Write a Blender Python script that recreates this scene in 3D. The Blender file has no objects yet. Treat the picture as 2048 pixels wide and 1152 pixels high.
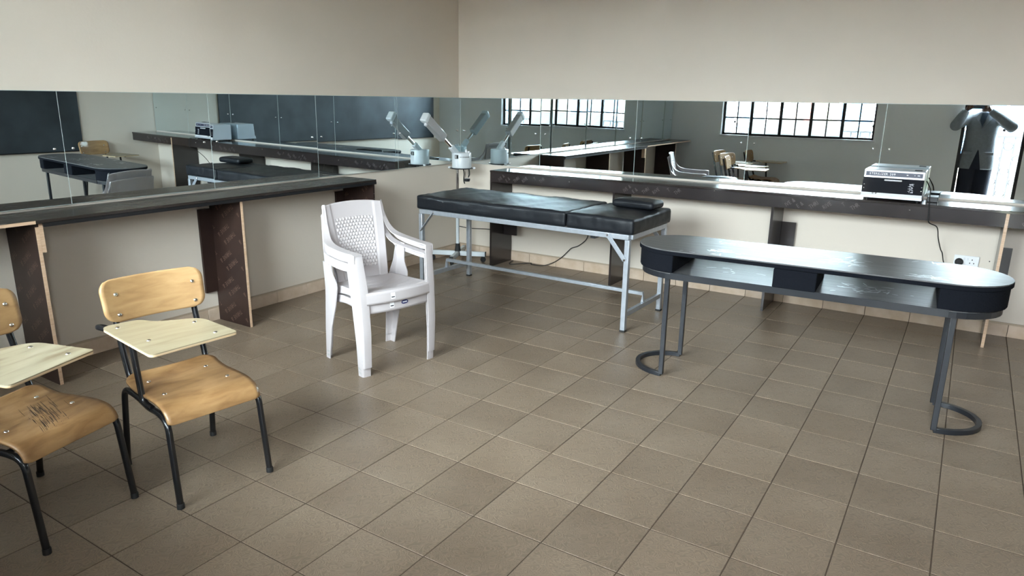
import bpy, bmesh, math, random
from mathutils import Vector, Matrix, noise
random.seed(7)
PI = math.pi
SC = bpy.context.scene
COL = SC.collection

# ------------------------------------------------------------------ camera
F_PX = 1405.786
cam_data = bpy.data.cameras.new('camera')
cam_data.sensor_width = 36.0
cam_data.lens = F_PX / 2048 * 36.0
cam_data.clip_start = 0.01
cam_data.clip_end = 200
cam = bpy.data.objects.new('camera', cam_data)
COL.objects.link(cam)
def cam_matrix(yaw, pitch, roll, loc):
    a, b, c = map(math.radians, (yaw, pitch, roll))
    fwd = Vector((math.sin(a)*math.cos(b), math.cos(a)*math.cos(b), -math.sin(b)))
    right = Vector((math.cos(a), -math.sin(a), 0))
    up = right.cross(fwd)
    r2 = right*math.cos(c) + up*math.sin(c)
    u2 = -right*math.sin(c) + up*math.cos(c)
    m = Matrix((r2, u2, -fwd)).transposed().to_4x4()
    m.translation = loc
    return m
cam.matrix_world = cam_matrix(-32.56645, 15.01324, 0.849057, Vector((4.3636, -5.7977, 1.5521)))
SC.camera = cam

# ------------------------------------------------------------------ sky, light, exposure
W_R, D_N, H_C = 5.58, 6.0, 3.0          # right wall x, front wall -y, ceiling
world = bpy.data.worlds.new('overcast_sky'); SC.world = world
world.use_nodes = True
bg = world.node_tree.nodes['Background']
bg.inputs['Color'].default_value = (0.83, 0.93, 1.0, 1)
bg.inputs['Strength'].default_value = 8.0
sun_l = bpy.data.lights.new('sun', 'SUN'); sun_l.energy = 4.0; sun_l.angle = math.radians(3); sun_l.color = (1.0, 0.985, 0.96)
sun = bpy.data.objects.new('sun', sun_l); COL.objects.link(sun)
sun.rotation_euler = Vector((-0.25, -1.0, -1.05)).to_track_quat('-Z', 'Y').to_euler()   # from behind this building onto the house across
def portal(name, loc, sx, sz):      # sampling guides for the sky through the openings; they give no light of their own
    l = bpy.data.lights.new(name, 'AREA'); l.shape = 'RECTANGLE'; l.size = sx; l.size_y = sz
    l.cycles.is_portal = True
    o = bpy.data.objects.new(name, l); COL.objects.link(o)
    o.location = loc; o.rotation_euler = (PI/2, 0, 0)   # -Z of the light looks along +Y, into the room
    return o
WIN = (0.86, 3.12, 1.032, 2.66)            # x0 x1 z0 z1
DOOR = (4.200, 4.95, 0.0, 2.66)
portal('window_daylight_portal', ((WIN[0]+WIN[1])/2, -D_N-0.18, (WIN[2]+WIN[3])/2), WIN[1]-WIN[0], WIN[3]-WIN[2])
portal('door_daylight_portal', ((DOOR[0]+DOOR[1])/2, -D_N-0.18, DOOR[3]/2), DOOR[1]-DOOR[0], DOOR[3])
vs = SC.view_settings
vs.view_transform = 'Standard'; vs.look = 'None'; vs.gamma = 1.0; vs.use_curve_mapping = False
vs.exposure = 3.34
cy = SC.cycles
cy.max_bounces = 14; cy.diffuse_bounces = 6; cy.glossy_bounces = 8; cy.transmission_bounces = 8; cy.transparent_max_bounces = 24
cy.sample_clamp_indirect = 8.0
cy.use_denoising = True

# ------------------------------------------------------------------ materials
MATS = {}
def mat(name, color, rough=0.5, metal=0.0, spec=0.5, var=0.0, var_scale=6.0, stretch=(1,1,1), color2=None,
        bump=0.0, bump_scale=40.0, coat=0.0, sheen=0.0, objrand=0.0, detail=4.0, rough_var=0.0):
    m = bpy.data.materials.new(name); m.use_nodes = True
    nt = m.node_tree; N = nt.nodes; L = nt.links
    b = N['Principled BSDF']
    b.inputs['Base Color'].default_value = (*color, 1)
    b.inputs['Roughness'].default_value = rough
    b.inputs['Metallic'].default_value = metal
    b.inputs['Specular IOR Level'].default_value = spec
    b.inputs['Coat Weight'].default_value = coat
    b.inputs['Coat Roughness'].default_value = 0.08
    b.inputs['Sheen Weight'].default_value = sheen
    tc = N.new('ShaderNodeTexCoord'); mp = N.new('ShaderNodeMapping')
    mp.inputs['Scale'].default_value = stretch
    L.new(tc.outputs['Object'], mp.inputs['Vector'])
    vec = mp.outputs['Vector']
    if objrand:
        oi = N.new('ShaderNodeObjectInfo'); ad = N.new('ShaderNodeVectorMath'); ad.operation = 'ADD'
        sc_ = N.new('ShaderNodeMath'); sc_.operation = 'MULTIPLY'; sc_.inputs[1].default_value = 37.0
        L.new(oi.outputs['Random'], sc_.inputs[0]); L.new(vec, ad.inputs[0]); L.new(sc_.outputs[0], ad.inputs[1])
        vec = ad.outputs[0]
    col_out = None
    if var or color2:
        nz = N.new('ShaderNodeTexNoise'); nz.inputs['Scale'].default_value = var_scale; nz.inputs['Detail'].default_value = detail
        L.new(vec, nz.inputs['Vector'])
        rp = N.new('ShaderNodeValToRGB')
        rp.color_ramp.elements[0].position = 0.3; rp.color_ramp.elements[1].position = 0.7
        c2 = color2 or tuple(min(1, c*(1+var)) for c in color)
        c1 = color if color2 else tuple(c*(1-var) for c in color)
        rp.color_ramp.elements[0].color = (*c1, 1); rp.color_ramp.elements[1].color = (*c2, 1)
        L.new(nz.outputs['Fac'], rp.inputs['Fac'])
        col_out = rp.outputs['Color']
        if rough_var:
            mr = N.new('ShaderNodeMapRange'); mr.inputs['To Min'].default_value = max(0.02, rough-rough_var); mr.inputs['To Max'].default_value = rough+rough_var
            L.new(nz.outputs['Fac'], mr.inputs['Value']); L.new(mr.outputs['Result'], b.inputs['Roughness'])
    if objrand:
        hs = N.new('ShaderNodeHueSaturation')
        mr = N.new('ShaderNodeMapRange'); mr.inputs['To Min'].default_value = 1-objrand; mr.inputs['To Max'].default_value = 1+objrand
        L.new(oi.outputs['Random'], mr.inputs['Value']); L.new(mr.outputs['Result'], hs.inputs['Value'])
        if col_out: L.new(col_out, hs.inputs['Color'])
        else: hs.inputs['Color'].default_value = (*color, 1)
        col_out = hs.outputs['Color']
    if col_out: L.new(col_out, b.inputs['Base Color'])
    if bump:
        n2 = N.new('ShaderNodeTexNoise'); n2.inputs['Scale'].default_value = bump_scale; n2.inputs['Detail'].default_value = 3
        L.new(vec, n2.inputs['Vector'])
        bp = N.new('ShaderNodeBump'); bp.inputs['Strength'].default_value = bump; bp.inputs['Distance'].default_value = 0.01
        L.new(n2.outputs['Fac'], bp.inputs['Height']); L.new(bp.outputs['Normal'], b.inputs['Normal'])
    MATS[name] = m
    return m

def tile_material():
    m = mat('floor_tile', (0.185, 0.136, 0.094), rough=0.34, spec=0.42, color2=(0.242, 0.185, 0.133), var_scale=2.2, objrand=0.07, detail=3)
    nt = m.node_tree; N = nt.nodes; L = nt.links; b = N['Principled BSDF']
    # the fine squiggle pressed into each tile
    tc = N.new('ShaderNodeTexCoord')
    nz = N.new('ShaderNodeTexNoise'); nz.inputs['Scale'].default_value = 14; nz.inputs['Detail'].default_value = 1
    nz.inputs['Distortion'].default_value = 2.2
    L.new(tc.outputs['Object'], nz.inputs['Vector'])
    wv = N.new('ShaderNodeMath'); wv.operation = 'MULTIPLY'; wv.inputs[1].default_value = 60
    sn = N.new('ShaderNodeMath'); sn.operation = 'SINE'
    L.new(nz.outputs['Fac'], wv.inputs[0]); L.new(wv.outputs[0], sn.inputs[0])
    src = b.inputs['Base Color'].links[0].from_socket
    mx = N.new('ShaderNodeMix'); mx.data_type = 'RGBA'; mx.blend_type = 'MULTIPLY'
    mr = N.new('ShaderNodeMapRange'); mr.inputs['From Min'].default_value = -1; mr.inputs['From Max'].default_value = 1
    mr.inputs['To Min'].default_value = 0.84; mr.inputs['To Max'].default_value = 1.12
    L.new(sn.outputs[0], mr.inputs['Value'])
    mx.inputs['Factor'].default_value = 1.0
    L.new(src, mx.inputs[6]); L.new(mr.outputs['Result'], mx.inputs[7])
    L.new(mx.outputs[2], b.inputs['Base Color'])
    bp = N.new('ShaderNodeBump'); bp.inputs['Strength'].default_value = 0.12; bp.inputs['Distance'].default_value = 0.003
    L.new(sn.outputs[0], bp.inputs['Height']); L.new(bp.outputs['Normal'], b.inputs['Normal'])
    return m

def wood_material(name, c1, c2, c3, grain=(1.6, 14, 14), rough=0.38, ring=6.0):
    m = bpy.data.materials.new(name); m.use_nodes = True
    nt = m.node_tree; N = nt.nodes; L = nt.links; b = N['Principled BSDF']
    b.inputs['Roughness'].default_value = rough; b.inputs['Coat Weight'].default_value = 0.15
    tc = N.new('ShaderNodeTexCoord'); mp = N.new('ShaderNodeMapping'); mp.inputs['Scale'].default_value = grain
    oi = N.new('ShaderNodeObjectInfo'); ad = N.new('ShaderNodeVectorMath'); ad.operation = 'ADD'
    ml = N.new('ShaderNodeMath'); ml.operation = 'MULTIPLY'; ml.inputs[1].default_value = 19.0
    L.new(oi.outputs['Random'], ml.inputs[0]); L.new(tc.outputs['Object'], ad.inputs[0]); L.new(ml.outputs[0], ad.inputs[1])
    L.new(ad.outputs[0], mp.inputs['Vector'])
    nz = N.new('ShaderNodeTexNoise'); nz.inputs['Scale'].default_value = ring; nz.inputs['Detail'].default_value = 6; nz.inputs['Distortion'].default_value = 0.6
    L.new(mp.outputs['Vector'], nz.inputs['Vector'])
    rp = N.new('ShaderNodeValToRGB'); e = rp.color_ramp.elements
    e[0].position = 0.28; e[0].color = (*c1, 1); e[1].position = 0.72; e[1].color = (*c3, 1)
    k = e.new(0.5); k.color = (*c2, 1)
    L.new(nz.outputs['Fac'], rp.inputs['Fac']); L.new(rp.outputs['Color'], b.inputs['Base Color'])
    MATS[name] = m
    return m

def mirror_material():
    m = bpy.data.materials.new('mirror_glass'); m.use_nodes = True
    b = m.node_tree.nodes['Principled BSDF']
    b.inputs['Base Color'].default_value = (0.79, 0.885, 0.915, 1); b.inputs['Metallic'].default_value = 1.0; b.inputs['Roughness'].default_value = 0.0
    MATS['mirror_glass'] = m
def glass_material():
    m = bpy.data.materials.new('window_glass'); m.use_nodes = True
    nt = m.node_tree; N = nt.nodes; L = nt.links; N.remove(N['Principled BSDF'])
    tr = N.new('ShaderNodeBsdfTransparent'); tr.inputs['Color'].default_value = (0.95, 0.97, 0.965, 1)
    gl = N.new('ShaderNodeBsdfGlossy'); gl.inputs['Roughness'].default_value = 0.0
    fr = N.new('ShaderNodeFresnel'); fr.inputs['IOR'].default_value = 1.45
    mx = N.new('ShaderNodeMixShader')
    L.new(fr.outputs[0], mx.inputs[0]); L.new(tr.outputs[0], mx.inputs[1]); L.new(gl.outputs[0], mx.inputs[2])
    L.new(mx.outputs[0], N['Material Output'].inputs['Surface'])
    MATS['window_glass'] = m
def board_material():
    m = mat('blackboard_paint', (0.012, 0.016, 0.02), rough=0.55, color2=(0.05, 0.062, 0.072), var_scale=1.6, detail=8)
    return m
def stone_material(name, c1, c2, c3):
    m = bpy.data.materials.new(name); m.use_nodes = True
    nt = m.node_tree; N = nt.nodes; L = nt.links; b = N['Principled BSDF']; b.inputs['Roughness'].default_value = 0.9
    tc = N.new('ShaderNodeTexCoord'); mp = N.new('ShaderNodeMapping'); mp.inputs['Rotation'].default_value = (PI/2, 0, 0)
    L.new(tc.outputs['Object'], mp.inputs['Vector'])
    br = N.new('ShaderNodeTexBrick'); br.inputs['Scale'].default_value = 2.6
    br.inputs['Color1'].default_value = (*c1, 1); br.inputs['Color2'].default_value = (*c2, 1); br.inputs['Mortar'].default_value = (*c3, 1)
    br.inputs['Mortar Size'].default_value = 0.02; br.inputs['Bias'].default_value = 0.0
    L.new(mp.outputs['Vector'], br.inputs['Vector'])
    nz = N.new('ShaderNodeTexNoise'); nz.inputs['Scale'].default_value = 5; nz.inputs['Detail'].default_value = 6
    L.new(tc.outputs['Object'], nz.inputs['Vector'])
    mx = N.new('ShaderNodeMix'); mx.data_type = 'RGBA'; mx.blend_type = 'OVERLAY'; mx.inputs['Factor'].default_value = 0.6
    L.new(br.outputs['Color'], mx.inputs[6]); L.new(nz.outputs['Color'], mx.inputs[7])
    L.new(mx.outputs[2], b.inputs['Base Color'])
    MATS[name] = m

mat('wall_paint', (0.68, 0.605, 0.515), rough=0.55, var=0.025, var_scale=1.4, bump=0.06, bump_scale=55)
mat('front_wall_lightened', (0.79, 0.815, 0.83), rough=0.6, var=0.02, var_scale=1.4)  # wall colour lightened and cooled to stand in for missing bounce light
mat('ceiling_paint', (0.64, 0.61, 0.57), rough=0.8)
tile_material()
mat('grout', (0.065, 0.043, 0.027), rough=0.9, var=0.25, var_scale=9)
mat('skirting_tile', (0.50, 0.37, 0.26), rough=0.35, color2=(0.62, 0.49, 0.38), var_scale=12, objrand=0.06, detail=6)
mat('skirting_trim', (0.42, 0.33, 0.24), rough=0.5)
mirror_material(); glass_material(); board_material()
mat('mirror_edge', (0.45, 0.52, 0.51), rough=0.25)
mat('chrome', (0.85, 0.86, 0.87), rough=0.09, metal=1.0)
mat('film_ply_gloss', (0.020, 0.015, 0.014), rough=0.13, spec=0.65, color2=(0.034, 0.026, 0.023), var_scale=5, stretch=(0.6, 8, 8), rough_var=0.05, coat=0.3)
mat('film_ply_satin', (0.018, 0.0135, 0.0115), rough=0.26, spec=0.42, color2=(0.036, 0.027, 0.023), var_scale=4, stretch=(8, 0.6, 8), rough_var=0.06)
mat('film_ply_brown', (0.022, 0.0115, 0.0095), rough=0.42, spec=0.3, color2=(0.034, 0.018, 0.0135), var_scale=5)
mat('film_ply_dark', (0.021, 0.016, 0.0155), rough=0.22, spec=0.6, color2=(0.030, 0.022, 0.021), var_scale=4)
mat('print_brown', (0.105, 0.060, 0.043), rough=0.5)
mat('print_grey', (0.080, 0.060, 0.058), rough=0.45)
wood_material('raw_ply_edge', (0.50, 0.32, 0.20), (0.60, 0.41, 0.27), (0.66, 0.48, 0.34), grain=(2, 2, 60), ring=3)
mat('edge_black', (0.008, 0.008, 0.009), rough=0.35)
mat('vinyl_black', (0.009, 0.0105, 0.0135), rough=0.46, spec=0.3, bump=0.25, bump_scale=14)
mat('silver_paint', (0.42, 0.45, 0.49), rough=0.35, metal=0.55, var=0.08, var_scale=30)
mat('table_laminate', (0.085, 0.084, 0.084), rough=0.40, spec=0.16, color2=(0.135, 0.133, 0.132), var_scale=5, stretch=(0.5, 14, 14), bump=0.12, bump_scale=10)
mat('film_glint', (0.26, 0.27, 0.28), rough=0.3)  # pale grey stands in for window reflections on the torn film
mat('velvet_black', (0.0045, 0.0055, 0.0085), rough=0.95, spec=0.15, sheen=0.0, bump=0.3, bump_scale=120)
mat('black_steel', (0.012, 0.014, 0.018), rough=0.32, spec=0.6)
mat('black_enamel', (0.008, 0.008, 0.009), rough=0.22, spec=0.6)
mat('black_rubber', (0.012, 0.012, 0.012), rough=0.7)
wood_material('beech_ply', (0.29, 0.165, 0.070), (0.365, 0.218, 0.096), (0.42, 0.265, 0.125), grain=(10, 1.8, 10), ring=3.2)
wood_material('seat_ply', (0.22, 0.110, 0.042), (0.34, 0.190, 0.078), (0.42, 0.25, 0.112), grain=(7, 2.2, 7), ring=3.4)
wood_material('pale_ply', (0.25, 0.20, 0.12), (0.305, 0.252, 0.16), (0.34, 0.288, 0.19), grain=(12, 1.6, 12), ring=2.6)
wood_material('knotty_ply', (0.15, 0.095, 0.042), (0.33, 0.285, 0.19), (0.40, 0.35, 0.245), grain=(9, 1.2, 9), ring=2.2)
wood_material('ply_lamination', (0.40, 0.25, 0.12), (0.62, 0.46, 0.28), (0.70, 0.55, 0.36), grain=(1, 1, 120), ring=3)
mat('white_plastic', (0.47, 0.43, 0.43), rough=0.42, spec=0.4, var=0.02, var_scale=5)
mat('sticker_white', (0.80, 0.80, 0.80), rough=0.5)
mat('print_ink', (0.03, 0.03, 0.04), rough=0.6)
mat('logo_blue', (0.008, 0.012, 0.09), rough=0.4)
mat('scuff_dark', (0.075, 0.048, 0.030), rough=0.7)
mat('steamer_white', (0.62, 0.66, 0.675), rough=0.3, spec=0.5)
mat('steamer_grey', (0.36, 0.36, 0.355), rough=0.35)
mat('steriliser_metal', (0.62, 0.64, 0.68), rough=0.28, metal=0.35)
mat('steriliser_door', (0.006, 0.008, 0.014), rough=0.06, spec=0.7)
mat('label_navy', (0.035, 0.04, 0.075), rough=0.4)
mat('ink_white', (0.75, 0.76, 0.80), rough=0.5)
mat('socket_white', (0.80, 0.81, 0.82), rough=0.3)
mat('dark_hole', (0.01, 0.01, 0.01), rough=0.8)
mat('window_steel', (0.012, 0.010, 0.011), rough=0.5)
_m = mat('paper', (0.86, 0.86, 0.85), rough=0.9)
_n = _m.node_tree; _t = _n.nodes.new('ShaderNodeBsdfTranslucent'); _t.inputs['Color'].default_value = (0.8, 0.8, 0.8, 1)
_x = _n.nodes.new('ShaderNodeMixShader'); _x.inputs[0].default_value = 0.5
_n.links.new(_n.nodes['Principled BSDF'].outputs[0], _x.inputs[1]); _n.links.new(_t.outputs[0], _x.inputs[2]); _n.links.new(_x.outputs[0], _n.nodes['Material Output'].inputs['Surface'])
mat('print_line', (0.38, 0.38, 0.40), rough=0.9)
mat('jacket_cloth', (0.20, 0.225, 0.25), rough=0.9, sheen=0.2, var=0.08, var_scale=30, bump=0.3, bump_scale=60)
mat('trouser_cloth', (0.010, 0.014, 0.028), rough=0.9)
mat('shirt_cloth', (0.03, 0.05, 0.07), rough=0.9)
mat('skin', (0.085, 0.042, 0.026), rough=0.5)
mat('hair', (0.006, 0.005, 0.005), rough=0.8)
mat('phone_glass', (0.01, 0.01, 0.012), rough=0.1)
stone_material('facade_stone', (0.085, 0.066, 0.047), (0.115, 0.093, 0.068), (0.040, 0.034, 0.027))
mat('facade_render', (0.14, 0.115, 0.085), rough=0.9, var=0.06, var_scale=2)
mat('facade_cream', (0.17, 0.135, 0.09), rough=0.9)
mat('pipe_red', (0.20, 0.06, 0.04), rough=0.7)
mat('blue_pane', (0.03, 0.06, 0.10), rough=0.15)
mat('frame_white', (0.70, 0.71, 0.73), rough=0.5)
mat('concrete', (0.36, 0.34, 0.31), rough=0.9, var=0.1, var_scale=3)
mat('earth', (0.16, 0.12, 0.08), rough=1.0, var=0.2, var_scale=0.5)
mat('leaf', (0.05, 0.12, 0.02), rough=0.6, color2=(0.12, 0.20, 0.04), var_scale=6)
mat('bark', (0.10, 0.07, 0.05), rough=0.9)

# ------------------------------------------------------------------ mesh builder
class MB:
    def __init__(self): self.v = []; self.f = []
    def add(self, vs, fs, M=None):
        n = len(self.v)
        for p in vs: self.v.append(tuple(M @ Vector(p)) if M is not None else tuple(p))
        for f in fs: self.f.append(tuple(i+n for i in f))
        return self
    def box(self, a, b, M=None):
        x0, y0, z0 = a; x1, y1, z1 = b
        vs = [(x0,y0,z0),(x1,y0,z0),(x1,y1,z0),(x0,y1,z0),(x0,y0,z1),(x1,y0,z1),(x1,y1,z1),(x0,y1,z1)]
        return self.add(vs, [(0,3,2,1),(4,5,6,7),(0,1,5,4),(1,2,6,5),(2,3,7,6),(3,0,4,7)], M)
    def cbox(self, c, s, M=None):
        return self.box(tuple(c[i]-s[i]/2 for i in range(3)), tuple(c[i]+s[i]/2 for i in range(3)), M)
    def bar(self, p, q, w, h, up=(0,0,1)):
        """a rectangular bar from p to q"""
        p = Vector(p); q = Vector(q); d = (q-p); L = d.length; d.normalize()
        u = Vector(up)
        if abs(u.dot(d)) > 0.99: u = Vector((0,1,0))
        s = d.cross(u).normalized(); t = s.cross(d).normalized()
        M = Matrix((d, s, t)).transposed().to_4x4(); M.translation = p
        return self.box((0,-w/2,-h/2), (L,w/2,h/2), M)
    def sweep(self, pts, prof, closed=False, up=(0,0,1), cap=True):
        """sweep a closed 2-D profile [(side, up)] along a polyline"""
        P = [Vector(p) for p in pts]; n = len(P); rings = []
        ref = Vector(up)
        for i, p in enumerate(P):
            if closed: d = (P[(i+1) % n]-P[i-1])
            else: d = (P[min(i+1, n-1)]-P[max(i-1, 0)])
            d.normalize()
            if abs(ref.dot(d)) > 0.995: s = d.cross(Vector((0,1,0)) if abs(d.y) < 0.9 else Vector((1,0,0)))
            else: s = d.cross(ref)
            s.normalize(); t = s.cross(d).normalized()
            pr = prof[i] if isinstance(prof[0][0], (list, tuple)) else prof
            rings.append([p + s*a + t*b for a, b in pr])
        m = len(rings[0]); vs = [v for r in rings for v in r]; fs = []
        for i in range(n if closed else n-1):
            j = (i+1) % n
            for k in range(m):
                l = (k+1) % m
                fs.append((i*m+k, i*m+l, j*m+l, j*m+k))
        if cap and not closed:
            fs.append(tuple(range(m))[::-1]); fs.append(tuple((n-1)*m+k for k in range(m)))
        return self.add(vs, fs)
    def tube(self, pts, r, seg=10, closed=False):
        P = [Vector(p) for p in pts]; n = len(P)
        # parallel transport
        rings = []; d0 = (P[1]-P[0]).normalized()
        s = d0.orthogonal().normalized()
        for i, p in enumerate(P):
            if closed: d = (P[(i+1) % n]-P[i-1]).normalized()
            else: d = (P[min(i+1, n-1)]-P[max(i-1, 0)]).normalized()
            s = (s - d*s.dot(d)).normalized(); t = d.cross(s)
            rr = r[i] if isinstance(r, (list, tuple)) else r
            rings.append([p + (s*math.cos(2*PI*k/seg)+t*math.sin(2*PI*k/seg))*rr for k in range(seg)])
        vs = [v for q in rings for v in q]; fs = []
        for i in range(n if closed else n-1):
            j = (i+1) % n
            for k in range(seg):
                l = (k+1) % seg; fs.append((i*seg+k, i*seg+l, j*seg+l, j*seg+k))
        if not closed:
            fs.append(tuple(range(seg))[::-1]); fs.append(tuple((n-1)*seg+k for k in range(seg)))
        return self.add(vs, fs)
    def lathe(self, prof, seg=24, M=None):
        """prof [(r,z)] about Z"""
        vs = []; fs = []; n = len(prof)
        for r, z in prof:
            for k in range(seg):
                a = 2*PI*k/seg; vs.append((r*math.cos(a), r*math.sin(a), z))
        for i in range(n-1):
            for k in range(seg):
                l = (k+1) % seg; fs.append((i*seg+k, i*seg+l, (i+1)*seg+l, (i+1)*seg+k))
        fs.append(tuple(range(seg))[::-1]); fs.append(tuple((n-1)*seg+k for k in range(seg)))
        return self.add(vs, fs, M)
    def prism(self, outline, z0, z1, M=None):
        """extrude a 2-D outline (ccw) from z0 to z1"""
        n = len(outline)
        vs = [(x, y, z0) for x, y in outline] + [(x, y, z1) for x, y in outline]
        fs = [tuple(range(n))[::-1], tuple(range(n, 2*n))] + [(i, (i+1) % n, n+(i+1) % n, n+i) for i in range(n)]
        return self.add(vs, fs, M)
    def grid(self, fn, nu, nv, flip=False):
        """surface fn(u,v), u,v in 0..1"""
        vs = [fn(i/nu, j/nv) for j in range(nv+1) for i in range(nu+1)]; fs = []
        for j in range(nv):
            for i in range(nu):
                a = j*(nu+1)+i; q = (a, a+1, a+nu+2, a+nu+1)
                fs.append(q[::-1] if flip else q)
        return self.add(vs, fs)
    def ball(self, c, r, seg=12, rings=8, sq=(1,1,1)):
        pr = [(max(1e-4, math.sin(PI*i/rings)), -math.cos(PI*i/rings)) for i in range(rings+1)]
        M = Matrix.Translation(c) @ Matrix.Diagonal((r*sq[0], r*sq[1], r*sq[2], 1))
        return self.lathe(pr, seg, M)
    def mesh(self, name):
        me = bpy.data.meshes.new(name); me.from_pydata(self.v, [], self.f); me.update()
        return me
    def build(self, name, material, parent=None, smooth=False, bevel=0.0, seg=2, angle=35, solid=0.0, loc=None):
        me = self.mesh(name)
        bm = bmesh.new(); bm.from_mesh(me); bmesh.ops.recalc_face_normals(bm, faces=bm.faces); bm.to_mesh(me); bm.free()
        me.materials.append(MATS[material])
        if smooth or bevel:
            me.polygons.foreach_set('use_smooth', [True]*len(me.polygons))
            me.set_sharp_from_angle(angle=math.radians(angle))
        o = bpy.data.objects.new(name, me); COL.objects.link(o)
        if loc is not None: o.location = loc
        if parent is not None: o.parent = parent
        if solid:
            md = o.modifiers.new('solid', 'SOLIDIFY'); md.thickness = solid; md.offset = 0
        if bevel:
            md = o.modifiers.new('bevel', 'BEVEL'); md.width = bevel; md.segments = seg; md.limit_method = 'ANGLE'; md.angle_limit = math.radians(40)
            md.harden_normals = False
        return o

def tag(o, label=None, cat=None, group=None, kind=None):
    if label: o['label'] = label
    if cat: o['category'] = cat
    if group: o['group'] = group
    if kind: o['kind'] = kind
    return o
def empty(name, loc=(0,0,0), rz=0.0, label=None, cat=None, group=None):
    o = bpy.data.objects.new(name, None); COL.objects.link(o)
    o.location = loc; o.rotation_euler = (0, 0, rz); o.empty_display_size = 0.1
    return tag(o, label, cat, group)
def link_copy(name, me, parent, loc, rot=(0,0,0)):
    o = bpy.data.objects.new(name, me); COL.objects.link(o)
    o.parent = parent; o.location = loc; o.rotation_euler = rot
    return o
def copy_tree(o, parent=None):
    c = o.copy(); COL.objects.link(c)
    if parent is not None: c.parent = parent
    for ch in list(o.children): copy_tree(ch, c)
    return c
def shared(mb, name, material, smooth=False, angle=35):
    me = mb.mesh(name)
    bm = bmesh.new(); bm.from_mesh(me); bmesh.ops.recalc_face_normals(bm, faces=bm.faces); bm.to_mesh(me); bm.free()
    me.materials.append(MATS[material])
    if smooth:
        me.polygons.foreach_set('use_smooth', [True]*len(me.polygons)); me.set_sharp_from_angle(angle=math.radians(angle))
    return me
def bez(pts, n=6):
    """Catmull-Rom through pts"""
    P = [Vector(p) for p in pts]; out = []
    for i in range(len(P)-1):
        p0 = P[max(i-1, 0)]; p1 = P[i]; p2 = P[i+1]; p3 = P[min(i+2, len(P)-1)]
        for k in range(n):
            t = k/n
            out.append(0.5*((2*p1)+(p2-p0)*t+(2*p0-5*p1+4*p2-p3)*t*t+(3*p1-p0-3*p2+p3)*t**3))
    out.append(P[-1])
    return out
def fillet(pts, r, n=5):
    """polyline with rounded corners"""
    P = [Vector(p) for p in pts]; out = [P[0]]
    for i in range(1, len(P)-1):
        a = (P[i-1]-P[i]); b = (P[i+1]-P[i]); ra = min(r, a.length*0.49); rb = min(r, b.length*0.49)
        A = P[i]+a.normalized()*ra; B = P[i]+b.normalized()*rb
        for k in range(n+1):
            t = k/n; out.append(A*(1-t)**2 + P[i]*2*t*(1-t) + B*t*t)
    out.append(P[-1])
    return out
def rounded_poly(pts, r, n=5):
    """closed 2-D outline with rounded corners; r number or list"""
    out = []; m = len(pts)
    for i in range(m):
        p = Vector(pts[i]); a = Vector(pts[i-1])-p; b = Vector(pts[(i+1) % m])-p
        rr = r[i] if isinstance(r, (list, tuple)) else r
        ra = min(rr, a.length*0.49); rb = min(rr, b.length*0.49)
        A = p+a.normalized()*ra; B = p+b.normalized()*rb
        for k in range(n+1):
            t = k/n; q = A*(1-t)**2 + p*2*t*(1-t) + B*t*t
            out.append((q.x, q.y))
    return out

# flat lettering out of the built-in font, one glyph at a time
_GLYPH = {}
def glyph(ch):
    if ch not in _GLYPH:
        cu = bpy.data.curves.new('glyph', 'FONT'); cu.body = ch; cu.size = 1.0; cu.resolution_u = 2
        o = bpy.data.objects.new('glyph', cu); COL.objects.link(o)
        dg = bpy.context.evaluated_depsgraph_get(); ev = o.evaluated_get(dg); me = ev.to_mesh()
        vs = [tuple(v.co) for v in me.vertices]; fs = [tuple(p.vertices) for p in me.polygons]
        ev.to_mesh_clear(); bpy.data.objects.remove(o); bpy.data.curves.remove(cu)
        xs = [v[0] for v in vs] or [0, .25]
        _GLYPH[ch] = ([(x-min(xs), y, z) for x, y, z in vs], fs, (max(xs)-min(xs)) if vs else 0.3)
    return _GLYPH[ch]
def text_into(mb, s, size, M, spacing=0.1, stretch=1.0, inside=None):
    """letters along local +x of M, up local +y; inside(x,y) in plane coordinates filters glyphs"""
    x = 0
    for ch in s:
        vs, fs, w = glyph(ch)
        T = M @ Matrix.Translation((x*size*stretch, 0, 0)) @ Matrix.Diagonal((size*stretch, size, size, 1))
        if vs:
            pts = [T @ Vector(v) for v in vs]
            if inside is None or all(inside(p) for p in pts): mb.add(pts, fs)
        x += w + spacing
    return x*size*stretch

# ------------------------------------------------------------------ the room
TX0, TY0 = 0.264, -0.2574      # first tile joints from the corner
TILE, GAP = 0.30, 0.0045
floor_bm = MB().box((0, -D_N, -0.12), (W_R, 0, -0.0018))
floor = tag(floor_bm.build('floor', 'grout'), 'tan patterned ceramic tiles laid square with brown joints', kind='structure')
xs = [0.0]; x = TX0
while x < W_R-0.02: xs.append(x); x += TILE
xs.append(W_R)
ys = [0.0]; y = TY0
while y > -D_N+0.02: ys.append(y); y -= TILE
ys.append(-D_N)
CAM = Vector((4.3636, -5.7977, 1.5521))
Minv = cam.matrix_world.inverted()
def in_frame(x, y, z=0.0, pad=120):
    c = Minv @ Vector((x, y, z))
    if c.z > -0.05: return False
    u = 1024+F_PX*c.x/-c.z; v = 576-F_PX*c.y/-c.z
    return -pad < u < 2048+pad and -pad < v < 1152+pad
_tiles = {}
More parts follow.
